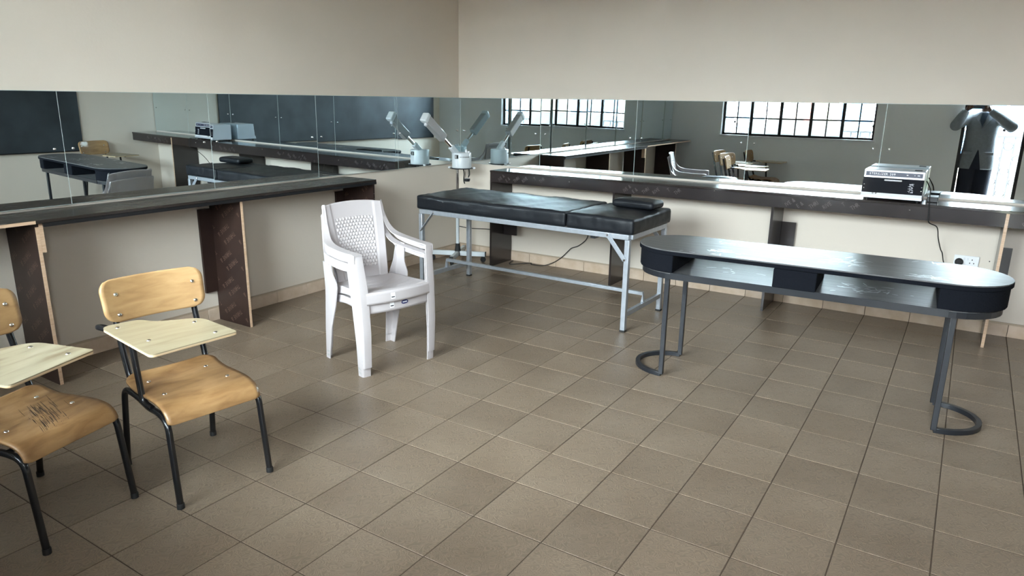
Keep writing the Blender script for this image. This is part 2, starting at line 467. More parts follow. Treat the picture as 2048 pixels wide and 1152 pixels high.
def tile_mesh(w, d):
    k = (round(w, 4), round(d, 4))
    if k not in _tiles:
        e = 0.0013; hw, hd = w/2-GAP/2, d/2-GAP/2
        mb = MB()
        vs = [(-hw,-hd,-0.006),(hw,-hd,-0.006),(hw,hd,-0.006),(-hw,hd,-0.006),
              (-hw,-hd,-e),(hw,-hd,-e),(hw,hd,-e),(-hw,hd,-e),
              (-hw+e,-hd+e,0),(hw-e,-hd+e,0),(hw-e,hd-e,0),(-hw+e,hd-e,0)]
        fs = [(0,1,5,4),(1,2,6,5),(2,3,7,6),(3,0,4,7),(4,5,9,8),(5,6,10,9),(6,7,11,10),(7,4,8,11),(8,9,10,11)]
        mb.add(vs, fs); _tiles[k] = shared(mb, 'tile', 'floor_tile')
    return _tiles[k]
rest = MB(); n_t = 0
for i in range(len(xs)-1):
    for j in range(len(ys)-1):
        w = xs[i+1]-xs[i]; d = ys[j]-ys[j+1]; cx = (xs[i]+xs[i+1])/2; cyy = (ys[j]+ys[j+1])/2
        if w < 0.03 or d < 0.03: continue
        vis = any(in_frame(px, py) for px in (xs[i], xs[i+1]) for py in (ys[j], ys[j+1]))
        if vis and n_t < 300:
            o = link_copy('tile', tile_mesh(w, d), floor, (cx, cyy, random.uniform(-0.0004, 0.0004)),
                          (random.gauss(0, 0.0010), random.gauss(0, 0.0010), random.choice((0,)) ))
            n_t += 1
        else:
            rest.box((cx-w/2+GAP/2, cyy-d/2+GAP/2, -0.006), (cx+w/2-GAP/2, cyy+d/2-GAP/2, 0))
if rest.v: tag(rest.build('tile_field', 'floor_tile', floor), kind='stuff')

T = 0.2
def structure(name, mb, m, label): return tag(mb.build(name, m), label, kind='structure')
structure('wall_left', MB().box((-T, -D_N-T, -0.12), (0, T, H_C)), 'wall_paint', 'cream painted plaster wall behind the long counter')
structure('wall_back', MB().box((0, 0, -0.12), (W_R+T, T, H_C)), 'wall_paint', 'cream painted plaster wall above and below the mirrors')
structure('wall_right', MB().box((W_R, -D_N-T, -0.12), (W_R+T, 0, H_C)), 'wall_paint', 'cream painted wall carrying the blackboard, seen in mirrors')
fr = MB()
fr.box((0, -D_N-T, -0.12), (WIN[0], -D_N, H_C)).box((WIN[0], -D_N-T, -0.12), (WIN[1], -D_N, WIN[2])).box((WIN[0], -D_N-T, WIN[3]), (WIN[1], -D_N, H_C))
fr.box((WIN[1], -D_N-T, -0.12), (DOOR[0], -D_N, H_C)).box((DOOR[0], -D_N-T, DOOR[3]), (DOOR[1], -D_N, H_C)).box((DOOR[1], -D_N-T, -0.12), (W_R, -D_N, H_C)).box((DOOR[0], -D_N-T, -0.12), (DOOR[1], -D_N, -0.004))
structure('wall_front', fr, 'front_wall_lightened', 'painted wall with window and doorway behind the camera')
structure('ceiling', MB().box((-T, -D_N-T, H_C), (W_R+T, T, H_C+0.15)), 'ceiling_paint', 'plain white ceiling above the picture')

# skirting: a row of tiles with a thin trim on top
def skirting(name, axis, joints, at, label, tiles=True):
    mb = MB(); h = 0.088
    lo, hi = joints[0], joints[-1]
    if axis == 'x': mb.box((lo, at-0.004 if at == 0 else at, 0), (hi, at if at == 0 else at+0.004, h))
    else: mb.box((at if at == 0 else at-0.004, lo, 0), (at+0.004 if at == 0 else at, hi, h))
    root = tag(mb.build(name, 'grout'), label, kind='structure')
    th = 0.011
    for a, b in zip(joints[:-1], joints[1:]):
        w = b-a-0.003; c = (a+b)/2
        if w < 0.02: continue
        s = 1 if at == 0 else -1
        m = MB()
        if axis == 'x': m.box((-w/2, -th*s if s > 0 else 0, 0), (w/2, 0 if s > 0 else th, h)); loc = (c, at, 0)
        else: m.box((0 if s > 0 else -th, -w/2, 0), (th if s > 0 else 0, w/2, h)); loc = (at, c, 0)
        m.build('tile', 'skirting_tile', root, bevel=0.0012, seg=1, loc=loc)
    m = MB()
    if axis == 'x': m.box((lo, -0.009, h), (hi, 0, h+0.012)) if at == 0 else m.box((lo, at, h), (hi, at+0.009, h+0.012))
    else: m.box((0, lo, h), (0.009, hi, h+0.012)) if at == 0 else m.box((at-0.009, lo, h), (at, hi, h+0.012))
    m.build('top_trim', 'skirting_trim', root)
    return root
skirting('baseboard_back', 'x', [0.0]+[v for v in xs[1:]], 0, 'beige marbled skirting tiles along the back wall')
skirting('baseboard_left', 'y', [ys[k] for k in range(len(ys)-1, -1, -1)], 0, 'brown marbled skirting tiles along the left wall')
skirting('baseboard_right', 'y', [-D_N, -3.1, 0.0], W_R, 'skirting tiles along the blackboard wall')

# window in the front wall: 5 bays of two panes, 5 rows
win = empty('window_1', (WIN[0], -D_N-0.10, WIN[2]), 0); tag(win, 'black steel casement window of small panes behind the camera', kind='structure')
ww, wh = WIN[1]-WIN[0], WIN[3]-WIN[2]
f = MB()
f.box((0,-0.02,0),(0.035,0.02,wh)).box((ww-0.035,-0.02,0),(ww,0.02,wh)).box((0,-0.02,0),(ww,0.02,0.03)).box((0,-0.02,wh-0.03),(ww,0.02,wh))
f.build('window_frame', 'window_steel', win)
mul = shared(MB().box((-0.022,-0.024,0),(0.022,0.024,wh)), 'mullion', 'window_steel')
bar = shared(MB().box((-0.009,-0.012,0),(0.009,0.012,wh)), 'glazing_bar', 'window_steel')
hb = shared(MB().box((0,-0.014,-0.011),(ww,0.014,0.011)), 'glazing_bar', 'window_steel')
bay = ww/5; row = wh/6
for k in range(1, 5): link_copy('mullion', mul, win, (k*bay, 0, 0))
for k in range(5): link_copy('glazing_bar', bar, win, ((k+0.5)*bay, 0, 0))
for k in range(1, 6): link_copy('transom', hb, win, (0, 0, k*row))
pane = shared(MB().box((0.004,-0.002,0.004),(bay/2-0.004,0.002,row-0.004)), 'pane', 'window_glass')
for i in range(10):
    for j in range(6): link_copy('pane', pane, win, (i*bay/2, 0, j*row))
tag(MB().box((WIN[0]-0.02,-D_N-0.09,WIN[2]-0.03),(WIN[1]+0.02,-D_N+0.03,WIN[2])).build('trim_1', 'frame_white', bevel=0.003), 'white window sill under the steel window', kind='structure')
for k, i in enumerate(range(2, 8)):                       # printed sheets stuck on the lower panes
    p = MB().box((0.012,-0.0005,0.012),(bay/2-0.012,0.0005,row-0.014))
    o = p.build('paper_sheet', 'paper', loc=(WIN[0]+i*bay/2, -D_N-0.094, WIN[2]))
    ordn = ('first', 'second', 'third', 'fourth', 'fifth', 'sixth')[k]
    tag(o, f'{ordn} printed paper sheet from the left stuck on a lower window pane', 'paper', 'paper sheets on the window panes')
    ln = MB()
    for r in range(11): ln.box((0.03,0.0004,0.035+r*0.019),(bay/2-0.03-0.03*((r*7) % 3)/2,0.0008,0.041+r*0.019))
    ln.build('print_lines', 'print_line', o)
# doorway
dr = MB(); dw = DOOR[1]-DOOR[0]
dr.box((0,-0.06,0),(0.04,0.06,DOOR[3])).box((dw-0.04,-0.06,0),(dw,0.06,DOOR[3])).box((0.04,-0.06,DOOR[3]-0.05),(dw-0.04,0.06,DOOR[3]))
o = dr.build('door_1', 'window_steel', loc=(DOOR[0], -D_N-0.06, 0)); tag(o, 'open doorway with dark steel frame behind the photographer', kind='structure')

# ------------------------------------------------------------------ mirrors
MZ0, MZ1 = 0.930, 1.560
def mirror_panel(side, a, b, label, yaw, pitch):
    """one frameless sheet between positions a<b along its wall"""
    w = b-a-0.004; h = MZ1-MZ0; c = (a+b)/2; off = 0.012
    root = empty('mirror_panel', (0,0,0), 0, label, 'mirror', 'frameless mirror panels along the walls')
    # built facing local -Y, then turned to its wall
    MB().box((-w/2,-0.0025,-h/2),(w/2,0.0025,h/2)).build('glass_sheet', 'mirror_glass', root)
    e = MB(); t = 0.0022
    e.box((-w/2-t,-0.003,-h/2-t),(-w/2,0.003,h/2+t)).box((w/2,-0.003,-h/2-t),(w/2+t,0.003,h/2+t)).box((-w/2,-0.003,h/2),(w/2,0.003,h/2+t)).box((-w/2,-0.003,-h/2-t),(w/2,0.003,-h/2))
    e.build('polished_edge', 'mirror_edge', root)
    sm = MB().lathe([(0.0075,0),(0.0075,0.003),(0.006,0.006),(0.002,0.0075)], 14, Matrix.Rotation(PI/2, 4, 'X'))
    me = shared(sm, 'mirror_screw', 'chrome', True, 50)
    for s in (-1, 1):
        if w > 0.5 or s == -1: link_copy('mirror_screw', me, root, (s*(w/2-0.05), -0.0025, 0.0))
    zc = (MZ0+MZ1)/2
    if side == 'back':
        root.location = (c, -off, zc); root.rotation_euler = (pitch, 0, yaw)
    else:
        m = Matrix.Rotation(yaw, 4, 'Z') @ Matrix.Rotation(pitch, 4, 'Y') @ Matrix.Rotation(PI/2, 4, 'Z')
        root.rotation_euler = m.to_euler(); root.location = (off+0.006, c, zc)
    return root
seams_b = [0.032, 0.9585, 1.911, 2.8625, 3.813, 4.765, W_R-0.01]
lab_b = ['mirror panel on the back wall right beside the corner, behind the facial steamer',
         'mirror panel on the back wall above the left end of the glossy counter',
         'mirror panel on the back wall behind the head of the black couch',
         'mirror panel on the back wall directly left of the steriliser',
         'mirror panel on the back wall behind the steriliser, reflecting the photographer',
         'narrower last mirror panel on the back wall beyond the picture edge']
tilt_b = [(0.0, 0.0005), (0.0, 0.0015), (0.0, 0.0015), (0.0, 0.001), (0.0, 0.0008), (0.0, 0.0008)]
for k in range(6): mirror_panel('back', seams_b[k], seams_b[k+1], lab_b[k], *tilt_b[k])
seams_l = [-0.012, -0.9465, -1.881, -2.8175, -3.7555, -4.69, -5.62, -D_N+0.01]
lab_l = ['mirror panel on the left wall beside the corner, past the counter end',
         'second mirror panel from the corner on the left wall, above the counter end',
         'third mirror panel from the corner on the left wall, reflecting blackboard and steriliser',
         'fourth mirror panel from the corner on the left wall, reflecting the oval black table',
         'mirror panel at the left picture edge, reflecting the dark blackboard',
         'sixth mirror panel from the corner on the left wall, outside the picture',
         'last mirror panel on the left wall next to the window wall']
tilt_l = [(-0.025, 0.006), (-0.018, 0.007), (-0.011, 0.0095), (-0.010, 0.0115), (-0.010, 0.0115), (-0.010, 0.010), (-0.010, 0.010)]
for k in range(7): mirror_panel('left', seams_l[k+1], seams_l[k], lab_l[k], *tilt_l[k])

# ------------------------------------------------------------------ counters
def thrive(parent, o, ux, uz, n, w, h, material, size=0.034, ang=215, step=0.092, phase=0.0, skip=1):
    """printed lettering on a face: origin o, in-plane axes ux (w long) and uz (h long), normal n"""
    mb = MB(); ux = Vector(ux); uz = Vector(uz); n = Vector(n)
    F = Matrix((ux, uz, n)).transposed().to_4x4(); F.translation = Vector(o)+n*0.0004
    Fi = F.inverted()
    def inside(p):
        q = Fi @ p
        return 0.004 < q.x < w-0.004 and 0.004 < q.y < h-0.004
    a = math.radians(ang)
    d = Vector((math.cos(a), math.sin(a)))
    L = 0.30
    k = 0; t = -1.2
    y = -0.6*h-0.4
    while y < h+0.8*w+0.5:
        for r in range(-6, int(w/0.26)+8):
            base = Vector((w if d.x < 0 else 0, y)) + d*(r*0.272+phase+(k % 2)*0.075)
            if -0.4 < base.x < w+0.4 and -0.4 < base.y < h+0.4:
                M = F @ Matrix.Translation((base.x, base.y, 0)) @ Matrix.Rotation(a, 4, 'Z')
                text_into(mb, 'THRIVE &', size*1.35, M, spacing=0.10, stretch=0.72, inside=inside)
        y += step; k += 1
    if mb.v:
        o_ = mb.build('printed_lettering', material, parent); o_['kind'] = 'stuff'
    return mb

CT = 0.915                       # counter top height
# left counter, along x = 0..0.36, y from -1.60 to -6.04
LEND = -D_N+0.01
lc = empty('work_counter', (0, -1.60, 0), 0, 'long dark counter under the left wall mirrors with raw plywood supports', 'counter')
def P(y): return y+1.60
MB().box((0.012, P(LEND), CT-0.018), (0.372, P(-1.60), CT)).build('counter_top', 'film_ply_satin', lc, bevel=0.0015, seg=1)
MB().box((0.360, P(-4.075), CT-0.038), (0.3725, P(-1.60), CT-0.0185)).build('edge_strip', 'edge_black', lc)
MB().box((0.366, P(LEND), CT-0.018), (0.3728, P(-4.11), CT-0.0015)).build('raw_front_edge', 'raw_ply_edge', lc)
def lpanel(y, gus, raw=True):
    q = MB().box((0.012, P(y)-0.009, 0.0), (0.350, P(y)+0.009, CT-0.0185)).build('support_panel', 'film_ply_brown', lc)
    MB().box((0.350, P(y)-0.009, 0.0), (0.3515, P(y)+0.009, CT-0.0385)).build('raw_edge', 'raw_ply_edge' if raw else 'film_ply_brown', q)
    thrive(q, (0.012, P(y)-0.009, 0.0), (1,0,0), (0,0,1), (0,-1,0), 0.338, CT-0.04, 'print_brown', phase=random.uniform(0, .2))
    if gus: MB().box((0.012, P(y)-0.105, gus[0]), (0.030, P(y)-0.0092, gus[1])).build('support_cleat', 'film_ply_brown', q)
    return q
p_end = lpanel(-1.612, (0.20, 0.80), raw=False)
for z in (0.80, 0.76, 0.72): MB().ball((0.3515, P(-1.612), z), 0.003, 8, 5).build('screw', 'chrome', p_end)
lpanel(-2.862, (0.215, 0.80))
q = lpanel(-4.10, None)
MB().box((0.30, P(-4.10)+0.0092, CT-0.175), (0.350, P(-4.10)+0.030, CT-0.0185)).build('corner_block', 'raw_ply_edge', q)
lpanel(-5.35, (0.215, 0.80))

# right-hand counter, along the back wall y = 0..-0.37, x 0.635..5.56
rc = empty('work_counter', (0.635, 0, 0), 0, 'long glossy brown counter under the back wall mirrors carrying the steriliser', 'counter')
X = lambda x: x-0.635
MB().box((0, -0.372, CT-0.018), (X(5.56), -0.012, CT)).build('counter_top', 'film_ply_gloss', rc, bevel=0.0015, seg=1)
ap_z0 = 0.808
for a, b in ((0.653, 1.885), (1.903, 3.176), (3.194, 4.612), (4.630, 5.56)):
    ap = MB().box((X(a), -0.366, ap_z0), (X(b), -0.350, CT-0.0185)).build('apron', 'film_ply_dark', rc)
    thrive(ap, (X(a), -0.366, ap_z0), (1,0,0), (0,0,1), (0,-1,0), b-a, CT-0.0185-ap_z0, 'print_grey', size=0.032, ang=38, step=0.066, phase=0.05)
    m = (a+b)/2 + (0.17 if a > 2 else 0.2)
    MB().ball((X(m if a < 4 else 5.0), -0.3665, 0.868 if a < 1 or a > 3 else 0.893), 0.0055, 10, 6).build('screw', 'chrome', ap)
def rpanel(x, raw, gus, y0=-0.366):
    q = MB().box((X(x)-0.009, y0, 0), (X(x)+0.009, -0.012, CT-0.0185)).build('support_panel', 'film_ply_dark', rc)
    if raw: MB().box((X(x)-0.009, y0-0.0015, 0), (X(x)+0.009, y0, CT-0.0185)).build('raw_edge', 'raw_ply_edge', q)
    for (x0, x1, ya, yb, z0, z1) in gus:
        MB().box((X(x0), ya, z0), (X(x1), yb, z1)).build('support_cleat', 'film_ply_dark', q)
rpanel(0.644, False, [(0.6545, 0.80, -0.16, -0.142, 0.285, 0.40)])
rpanel(1.894, False, [])
rpanel(3.185, False, [(3.195, 3.300, -0.034, -0.016, 0.40, 0.655)])
rpanel(4.621, True, [(4.631, 4.700, -0.034, -0.016, 0.38, 0.625)])

# ------------------------------------------------------------------ treatment couch
bed = empty('massage_couch', (1.603, -1.118, 0), math.radians(-1.2), 'black vinyl treatment couch on a folding silver steel frame', 'couch')
BX, BY, BZ = 0.925, 0.317, 0.685
for s in (-1, 1):
    MB().box((-BX, s*BY-0.0175, BZ-0.036), (BX, s*BY+0.0175, BZ)).build('side_rail', 'silver_paint', bed, bevel=0.003)
    MB().box((s*BX-0.0175, -BY+0.018, BZ-0.036), (s*BX+0.0175, BY-0.018, BZ)).build('end_rail', 'silver_paint', bed, bevel=0.003)
    MB().box((s*(BX-0.01)-0.013, -BY+0.018, 0.105), (s*(BX-0.01)+0.013, BY-0.018, 0.140)).build('low_crossbar', 'silver_paint', bed, bevel=0.002)
    for t in (-1, 1):
        lg = MB().box((s*(BX-0.01)-0.0175, t*BY-0.0175, 0.012), (s*(BX-0.01)+0.0175, t*BY+0.0175, BZ-0.0365)).build('leg', 'silver_paint', bed, bevel=0.003)
        MB().box((s*(BX-0.01)-0.019, t*BY-0.019, 0), (s*(BX-0.01)+0.019, t*BY+0.019, 0.012)).build('foot_cap', 'black_rubber', lg)
        br = MB().bar((s*(BX-0.155), t*(BY+0.0215), BZ-0.012), (s*(BX-0.018), t*(BY+0.0215), BZ-0.175), 0.006, 0.032, up=(1,0,1)).build('folding_brace', 'silver_paint', bed, bevel=0.002)
        for px, pz in ((BX-0.155, BZ-0.014), (BX-0.02, BZ-0.172)):
            MB().lathe([(0.008,0),(0.008,0.003),(0.004,0.006)], 10, Matrix.Translation((s*px, t*(BY+0.0245), pz)) @ Matrix.Rotation(-t*PI/2, 4, 'X')).build('rivet', 'chrome', br)
MB().sweep([(-BX+0.012, 0.0, 0.14), (-BX+0.012, 0.0, 0.205), (BX-0.012, 0.0, 0.205), (BX-0.012, 0.0, 0.14)], [(-0.0125,-0.0125),(0.0125,-0.0125),(0.0125,0.0125),(-0.0125,0.0125)], up=(0,1,0)).build('long_stretcher', 'silver_paint', bed, bevel=0.002)
MB().box((0.62, -BY+0.02, BZ-0.06), (0.655, BY-0.02, BZ-0.037)).build('backrest_bracket', 'black_steel', bed)
def cushion(mb, x0, x1, y0, y1, z0, z1, nx, ny, seedv, amp=0.006, r=0.014):
    """soft box: rounded grid shell with wrinkles"""
    def sh(a, b, c):
        # a,b,c in -1..1 cube surface -> rounded box
        hx, hy, hz = (x1-x0)/2, (y1-y0)/2, (z1-z0)/2
        p = Vector((a*hx, b*hy, c*hz))
        q = Vector((max(-hx+r, min(hx-r, p.x)), max(-hy+r, min(hy-r, p.y)), max(-hz+r, min(hz-r, p.z))))
        d = p-q
        if d.length > 1e-6: p = q + d.normalized()*min(r, max(abs(d.x), abs(d.y), abs(d.z)))
        w = Vector(((x0+x1)/2, (y0+y1)/2, (z0+z1)/2)) + p
        n = noise.noise(Vector((w.x*9+seedv, w.y*5, w.z*16)))*amp + noise.noise(Vector((w.x*26+w.y*20, w.y*7+seedv, w.z*9)))*amp*0.45
        crown = 0.012*(1-a*a)*(1-b*b) if c > 0.5 else 0
        nn = d.normalized() if d.length > 1e-6 else Vector((0,0,1 if c > 0 else -1))
        if c < -0.9: n = 0
        return w + nn*n + Vector((0,0,crown))
    nz = 5
    mb.grid(lambda u, v: sh(u*2-1, v*2-1, 1), nx, ny)
    mb.grid(lambda u, v: sh(u*2-1, v*2-1, -1), nx, ny, True)
    mb.grid(lambda u, v: sh(u*2-1, -1, v*2-1), nx, nz)
    mb.grid(lambda u, v: sh(u*2-1, 1, v*2-1), nx, nz, True)
    mb.grid(lambda u, v: sh(-1, u*2-1, v*2-1), ny, nz, True)
    mb.grid(lambda u, v: sh(1, u*2-1, v*2-1), ny, nz)
    return mb
def weld(o, d=0.0006):
    bm = bmesh.new(); bm.from_mesh(o.data); bmesh.ops.remove_doubles(bm, verts=bm.verts, dist=d); bmesh.ops.recalc_face_normals(bm, faces=bm.faces); bm.to_mesh(o.data); bm.free()
    o.data.polygons.foreach_set('use_smooth', [True]*len(o.data.polygons))
    return o
m1 = weld(cushion(MB(), -0.955, 0.432, -0.335, 0.335, BZ+0.001, BZ+0.108, 90, 44, 1.0).build('body_cushion', 'vinyl_black', bed))
m2 = weld(cushion(MB(), 0.440, 0.955, -0.335, 0.335, BZ+0.001, BZ+0.106, 40, 44, 6.0, amp=0.007).build('head_cushion', 'vinyl_black', bed))
for o_, x0, x1 in ((m1, -0.948, 0.425), (m2, 0.447, 0.948)):
    pts = rounded_poly([(x0,-0.328),(x1,-0.328),(x1,0.328),(x0,0.328)], 0.03, 4)
    MB().tube([(a, b, BZ+0.094) for a, b in pts], 0.0035, 6, closed=True).build('piping_seam', 'vinyl_black', o_, smooth=True)
# small head pillow lying on the couch
pil = empty('head_pillow', (2.372, -0.985, BZ+0.121), math.radians(-4), 'small black vinyl head pillow lying on the couch head end', 'pillow')
pc = weld(cushion(MB(), -0.165, 0.165, -0.10, 0.10, 0, 0.055, 34, 22, 11.0, amp=0.004, r=0.024).build('pillow_cover', 'vinyl_black', pil))
MB().tube([(a, b, 0.030) for a, b in rounded_poly([(-0.163,-0.098),(0.163,-0.098),(0.163,0.098),(-0.163,0.098)], 0.03, 4)], 0.003, 6, closed=True).build('piping_seam', 'vinyl_black', pil, smooth=True)

# ------------------------------------------------------------------ oval nail table
nt_ = empty('manicure_table', (3.712, -1.852, 0), math.radians(3.0), 'long oval black manicure table on two hoop-footed steel legs', 'table')
def stadium(L, Wd, n=18):
    r = Wd/2; h = L/2-r; out = []
    for k in range(n+1):
        a = -PI/2+PI*k/n; out.append((h+r*math.cos(a), r*math.sin(a)))
    for k in range(n+1):
        a = PI/2+PI*k/n; out.append((-h+r*math.cos(a), r*math.sin(a)))
    return out
TL, TW, TZ = 1.835, 0.505, 0.763
MB().prism(stadium(TL, TW), TZ-0.006, TZ).build('table_top', 'table_laminate', nt_)
MB().prism(stadium(TL+0.004, TW+0.004), TZ-0.026, TZ-0.0062).build('top_edge_band', 'velvet_black', nt_)
MB().prism(stadium(TL-0.05, TW-0.03), 0.628, 0.632).build('lower_shelf', 'table_laminate', nt_)
MB().prism(stadium(TL-0.045, TW-0.025), 0.598, 0.6278).build('shelf_edge_band', 'black_steel', nt_)
sb = MB()
for s in (-1, 1): sb.box((-TL/2+TW/2, s*(TW/2-0.012)-0.004, 0.600), (TL/2-TW/2, s*(TW/2-0.012)+0.004, 0.636))
sb_l = sb.build('shelf_lip', 'black_steel', nt_)
def drum(s, inner):
    h = TL/2-TW/2; r = TW/2-0.008; pts = [(s*inner, -r), (s*h, -r)]
    for k in range(1, 18):
        a = -PI/2+PI*k/18; pts.append((s*(h+r*math.cos(a)), r*math.sin(a)))
    pts += [(s*h, r), (s*inner, r)]
    if s < 0: pts = pts[::-1]
    return MB().prism(pts, 0.6325, TZ-0.0262)
drum(-1, 0.655).build('end_drum', 'velvet_black', nt_, bevel=0.006)
drum(1, 0.615).build('end_drum', 'velvet_black', nt_, bevel=0.006)
MB().box((-0.125, -TW/2+0.004, 0.6325), (0.085, 0.10, TZ-0.030)).build('centre_drawer', 'velvet_black', nt_, bevel=0.006)
MB().box((-0.20, -0.10, TZ-0.060), (-0.1255, 0.10, TZ-0.0262)).build('drawer_runner', 'velvet_black', nt_)
sq = [(-0.0125,-0.0125),(0.0125,-0.0125),(0.0125,0.0125),(-0.0125,0.0125)]
for s in (-1, 1):
    for t in (-1, 1):
        MB().cbox((s*0.692, t*0.190, 0.0125+0.585/2), (0.026, 0.026, 0.585)).build('leg', 'black_steel', nt_, bevel=0.002)
    arc = [(s*(0.692+0.2*math.sin(PI*k/20)), -0.190*math.cos(PI*k/20), 0.0127) for k in range(21)]
    MB().sweep(arc, sq).build('hoop_foot', 'black_steel', nt_, smooth=True, bevel=0.002)
# torn clear film on both laminate surfaces, window glints painted in as grey
random.seed(11)
def film(z, spots):
    mb = MB()
    for (cx, cyy, n, sx, sy) in spots:
        for k in range(n):
            x = cx+random.gauss(0, sx); yv = cyy+random.gauss(0, sy); l = random.uniform(0.008, 0.035); w = random.uniform(0.0015, 0.004)
            a = random.gauss(0, 0.5 if k % 3 else 1.2)
            M = Matrix.Translation((x, yv, z)) @ Matrix.Rotation(a, 4, 'Z')
            mb.add([(-l,-w,0),(0,-w*1.8,0.0006),(l,-w*0.5,0),(l*0.9,w,0),(0.1*l,w*1.5,0.0008),(-l*0.9,w,0)], [(0,1,4,5),(1,2,3,4)], M)
    return mb
fs_ = film(TZ+0.0004, [(-0.42,-0.13,26,0.05,0.02),(-0.40,0.15,16,0.06,0.02),(0.16,-0.02,30,0.07,0.06),(0.55,-0.17,30,0.05,0.015),(-0.12,0.20,8,0.03,0.006),(0.62,0.20,10,0.05,0.006),(-0.35,-0.21,14,0.12,0.008)]).build('torn_film_glints', 'film_glint', nt_); fs_['kind'] = 'stuff'
fs_ = film(0.6324, [(0.30,-0.02,34,0.07,0.05),(-0.38,0.0,8,0.05,0.05)]).build('torn_film_glints', 'film_glint', nt_); fs_['kind'] = 'stuff'

# ------------------------------------------------------------------ tablet-arm school chairs
def dome(mb, p, n, r=0.009):
    q = Vector(n).to_track_quat('Z', 'Y').to_matrix().to_4x4(); M = Matrix.Translation(p) @ q
    return mb.lathe([(r,0),(r*0.95,0.0015),(r*0.6,0.0038),(r*0.2,0.0048)], 12, M)
_bolt = None
def bolt(parent, p, n):
    global _bolt
    if _bolt is None: _bolt = shared(dome(MB(), (0,0,0), (0,0,1)), 'bolt', 'chrome', True, 60)
    return link_copy('bolt', _bolt, parent, p, Vector(n).to_track_quat('Z', 'Y').to_euler())
def school_chair(loc, rz, label, tablet='pale_ply', scuffed=False):
    root = empty('tablet_arm_chair', loc, rz, label, 'chair', 'tablet-arm chairs')
    R = 0.0125
    for s in (-1, 1):
        y = 0.19*s
        path = fillet([(0.250,y,0.006),(0.212,y*0.98,0.350),(0.120,y*0.95,0.360),(0.040,y*0.95,0.352),(-0.07,y*0.95,0.372),(-0.195,y*0.96,0.372),(-0.250,y,0.006)], 0.045, 6)
        fr_ = MB().tube(path, R, 12).build('leg_frame', 'black_enamel', root, smooth=True)
        for px in (0.250, -0.250):
            MB().lathe([(0.0145,0),(0.0145,0.020),(0.0132,0.022)], 12, Matrix.Translation((px, y, 0))).build('foot_cap', 'black_rubber', fr_, smooth=True)
        up = fillet([(0.02,0.155*s,0.374),(-0.165,0.160*s,0.374),(-0.212,0.163*s,0.52),(-0.284,0.160*s,0.795)], 0.07, 7)
        MB().tube(up, R, 12).build('back_upright', 'black_enamel', root, smooth=True)
    for xx in (0.13, -0.08): MB().tube([(xx,-0.18,0.362),(xx,0.18,0.362)], 0.009, 10).build('cross_rail', 'black_enamel', root, smooth=True)
    # moulded seat
    prof = bez([(-0.175,0,0.432),(-0.13,0,0.410),(-0.06,0,0.399),(0.05,0,0.402),(0.13,0,0.401),(0.185,0,0.388),(0.212,0,0.362),(0.222,0,0.335)], 4)
    def seat(u, v):
        k = u*(len(prof)-1); i = min(int(k), len(prof)-2); t = k-i
        p = prof[i].lerp(prof[i+1], t)
        hw = 0.190
        if u < 0.12: hw = 0.190-0.05*(1-u/0.12)**2
        if u > 0.93: hw = 0.190-0.022*((u-0.93)/0.07)**2
        yy = (v*2-1)*hw
        return Vector((p.x, yy, p.z-0.006*(1-(v*2-1)**2)*(1-u)))
    sm = 'seat_ply'
    st = MB().grid(seat, 44, 20).build('seat', sm, root, smooth=True, solid=0.011)
    for px, py in ((-0.10,0.12),(-0.10,-0.12),(0.07,0.13),(0.07,-0.13)): bolt(st, (px, py, 0.4065 if px > 0 else 0.4075), (0,0,1))
    if scuffed:
        sc = MB(); rr = random.Random(3)
        for k in range(80):
            t = rr.random(); px = -0.04+0.20*t; py = 0.070-0.10*t+rr.gauss(0, 0.030)
            l = min(rr.uniform(0.015, 0.05), 0.176-px); w = rr.uniform(0.0005, 0.0018)
            def on(x_, y_):
                u = 0.5
                for it in range(30):
                    e = seat(u, 0.5).x-x_; u = min(1, max(0, u-e*1.8))
                return seat(u, (y_/0.19+1)/2)+Vector((0,0,0.0062))
            a = on(px-l, py+l*0.45); b = on(px, py); c = on(px+l, py-l*0.45)
            o2 = Vector((0, w, 0)); sc.add([a-o2*.4, b-o2, c-o2*.4, c+o2*.4, b+o2, a+o2*.4], [(0,1,4,5),(1,2,3,4)])
        x_ = sc.build('scuff_marks', 'scuff_dark', st); x_['kind'] = 'stuff'
    # backrest
    ol = rounded_poly([(-0.205,-0.088),(0.205,-0.088),(0.212,0.088),(-0.212,0.088)], 0.05, 6)
    def backpt(y, z, off):
        cx = -0.232-0.030*(1-(y/0.21)**2) - (z)*0.20
        return Vector((cx+off, y, 0.732+z))
    bm_ = MB(); nI = 24; nJ = 10
    def bs(u, v):
        z = (v*2-1)*0.088; y = (u*2-1)
        # width at this height with rounded corners
        hw = 0.205+0.007*(v); rc_ = 0.05; dz = abs(z)-(0.088-rc_)
        if dz > 0: hw = hw-rc_+math.sqrt(max(0, rc_*rc_-dz*dz))
        return backpt(y*hw, z, 0)
    bk = MB().grid(bs, nI, 22).build('backrest', 'beech_ply', root, smooth=True, solid=0.011)
    for py in (-0.150, 0.165):
        for pz in (-0.058, 0.025): bolt(bk, backpt(py, pz, 0.006), (1,0,0.15))
    # writing tablet with its support and arm
    tol = rounded_poly([(-0.165,-0.250),(0.295,-0.248),(0.268,0.095),(-0.010,0.082),(-0.085,-0.075),(-0.165,-0.100)], [0.045,0.022,0.016,0.055,0.07,0.05], 7)
    TBZ = 0.655
    tb = MB().prism(tol, TBZ, TBZ+0.004).build('tablet', tablet, root)
    MB().prism(tol, TBZ-0.008, TBZ-0.0002).build('tablet_plies', 'ply_lamination', tb)
    for px, py in ((-0.11,-0.205),(0.215,0.03),(0.03,0.035),(0.13,-0.185)): bolt(tb, (px, py, TBZ+0.004), (0,0,1))
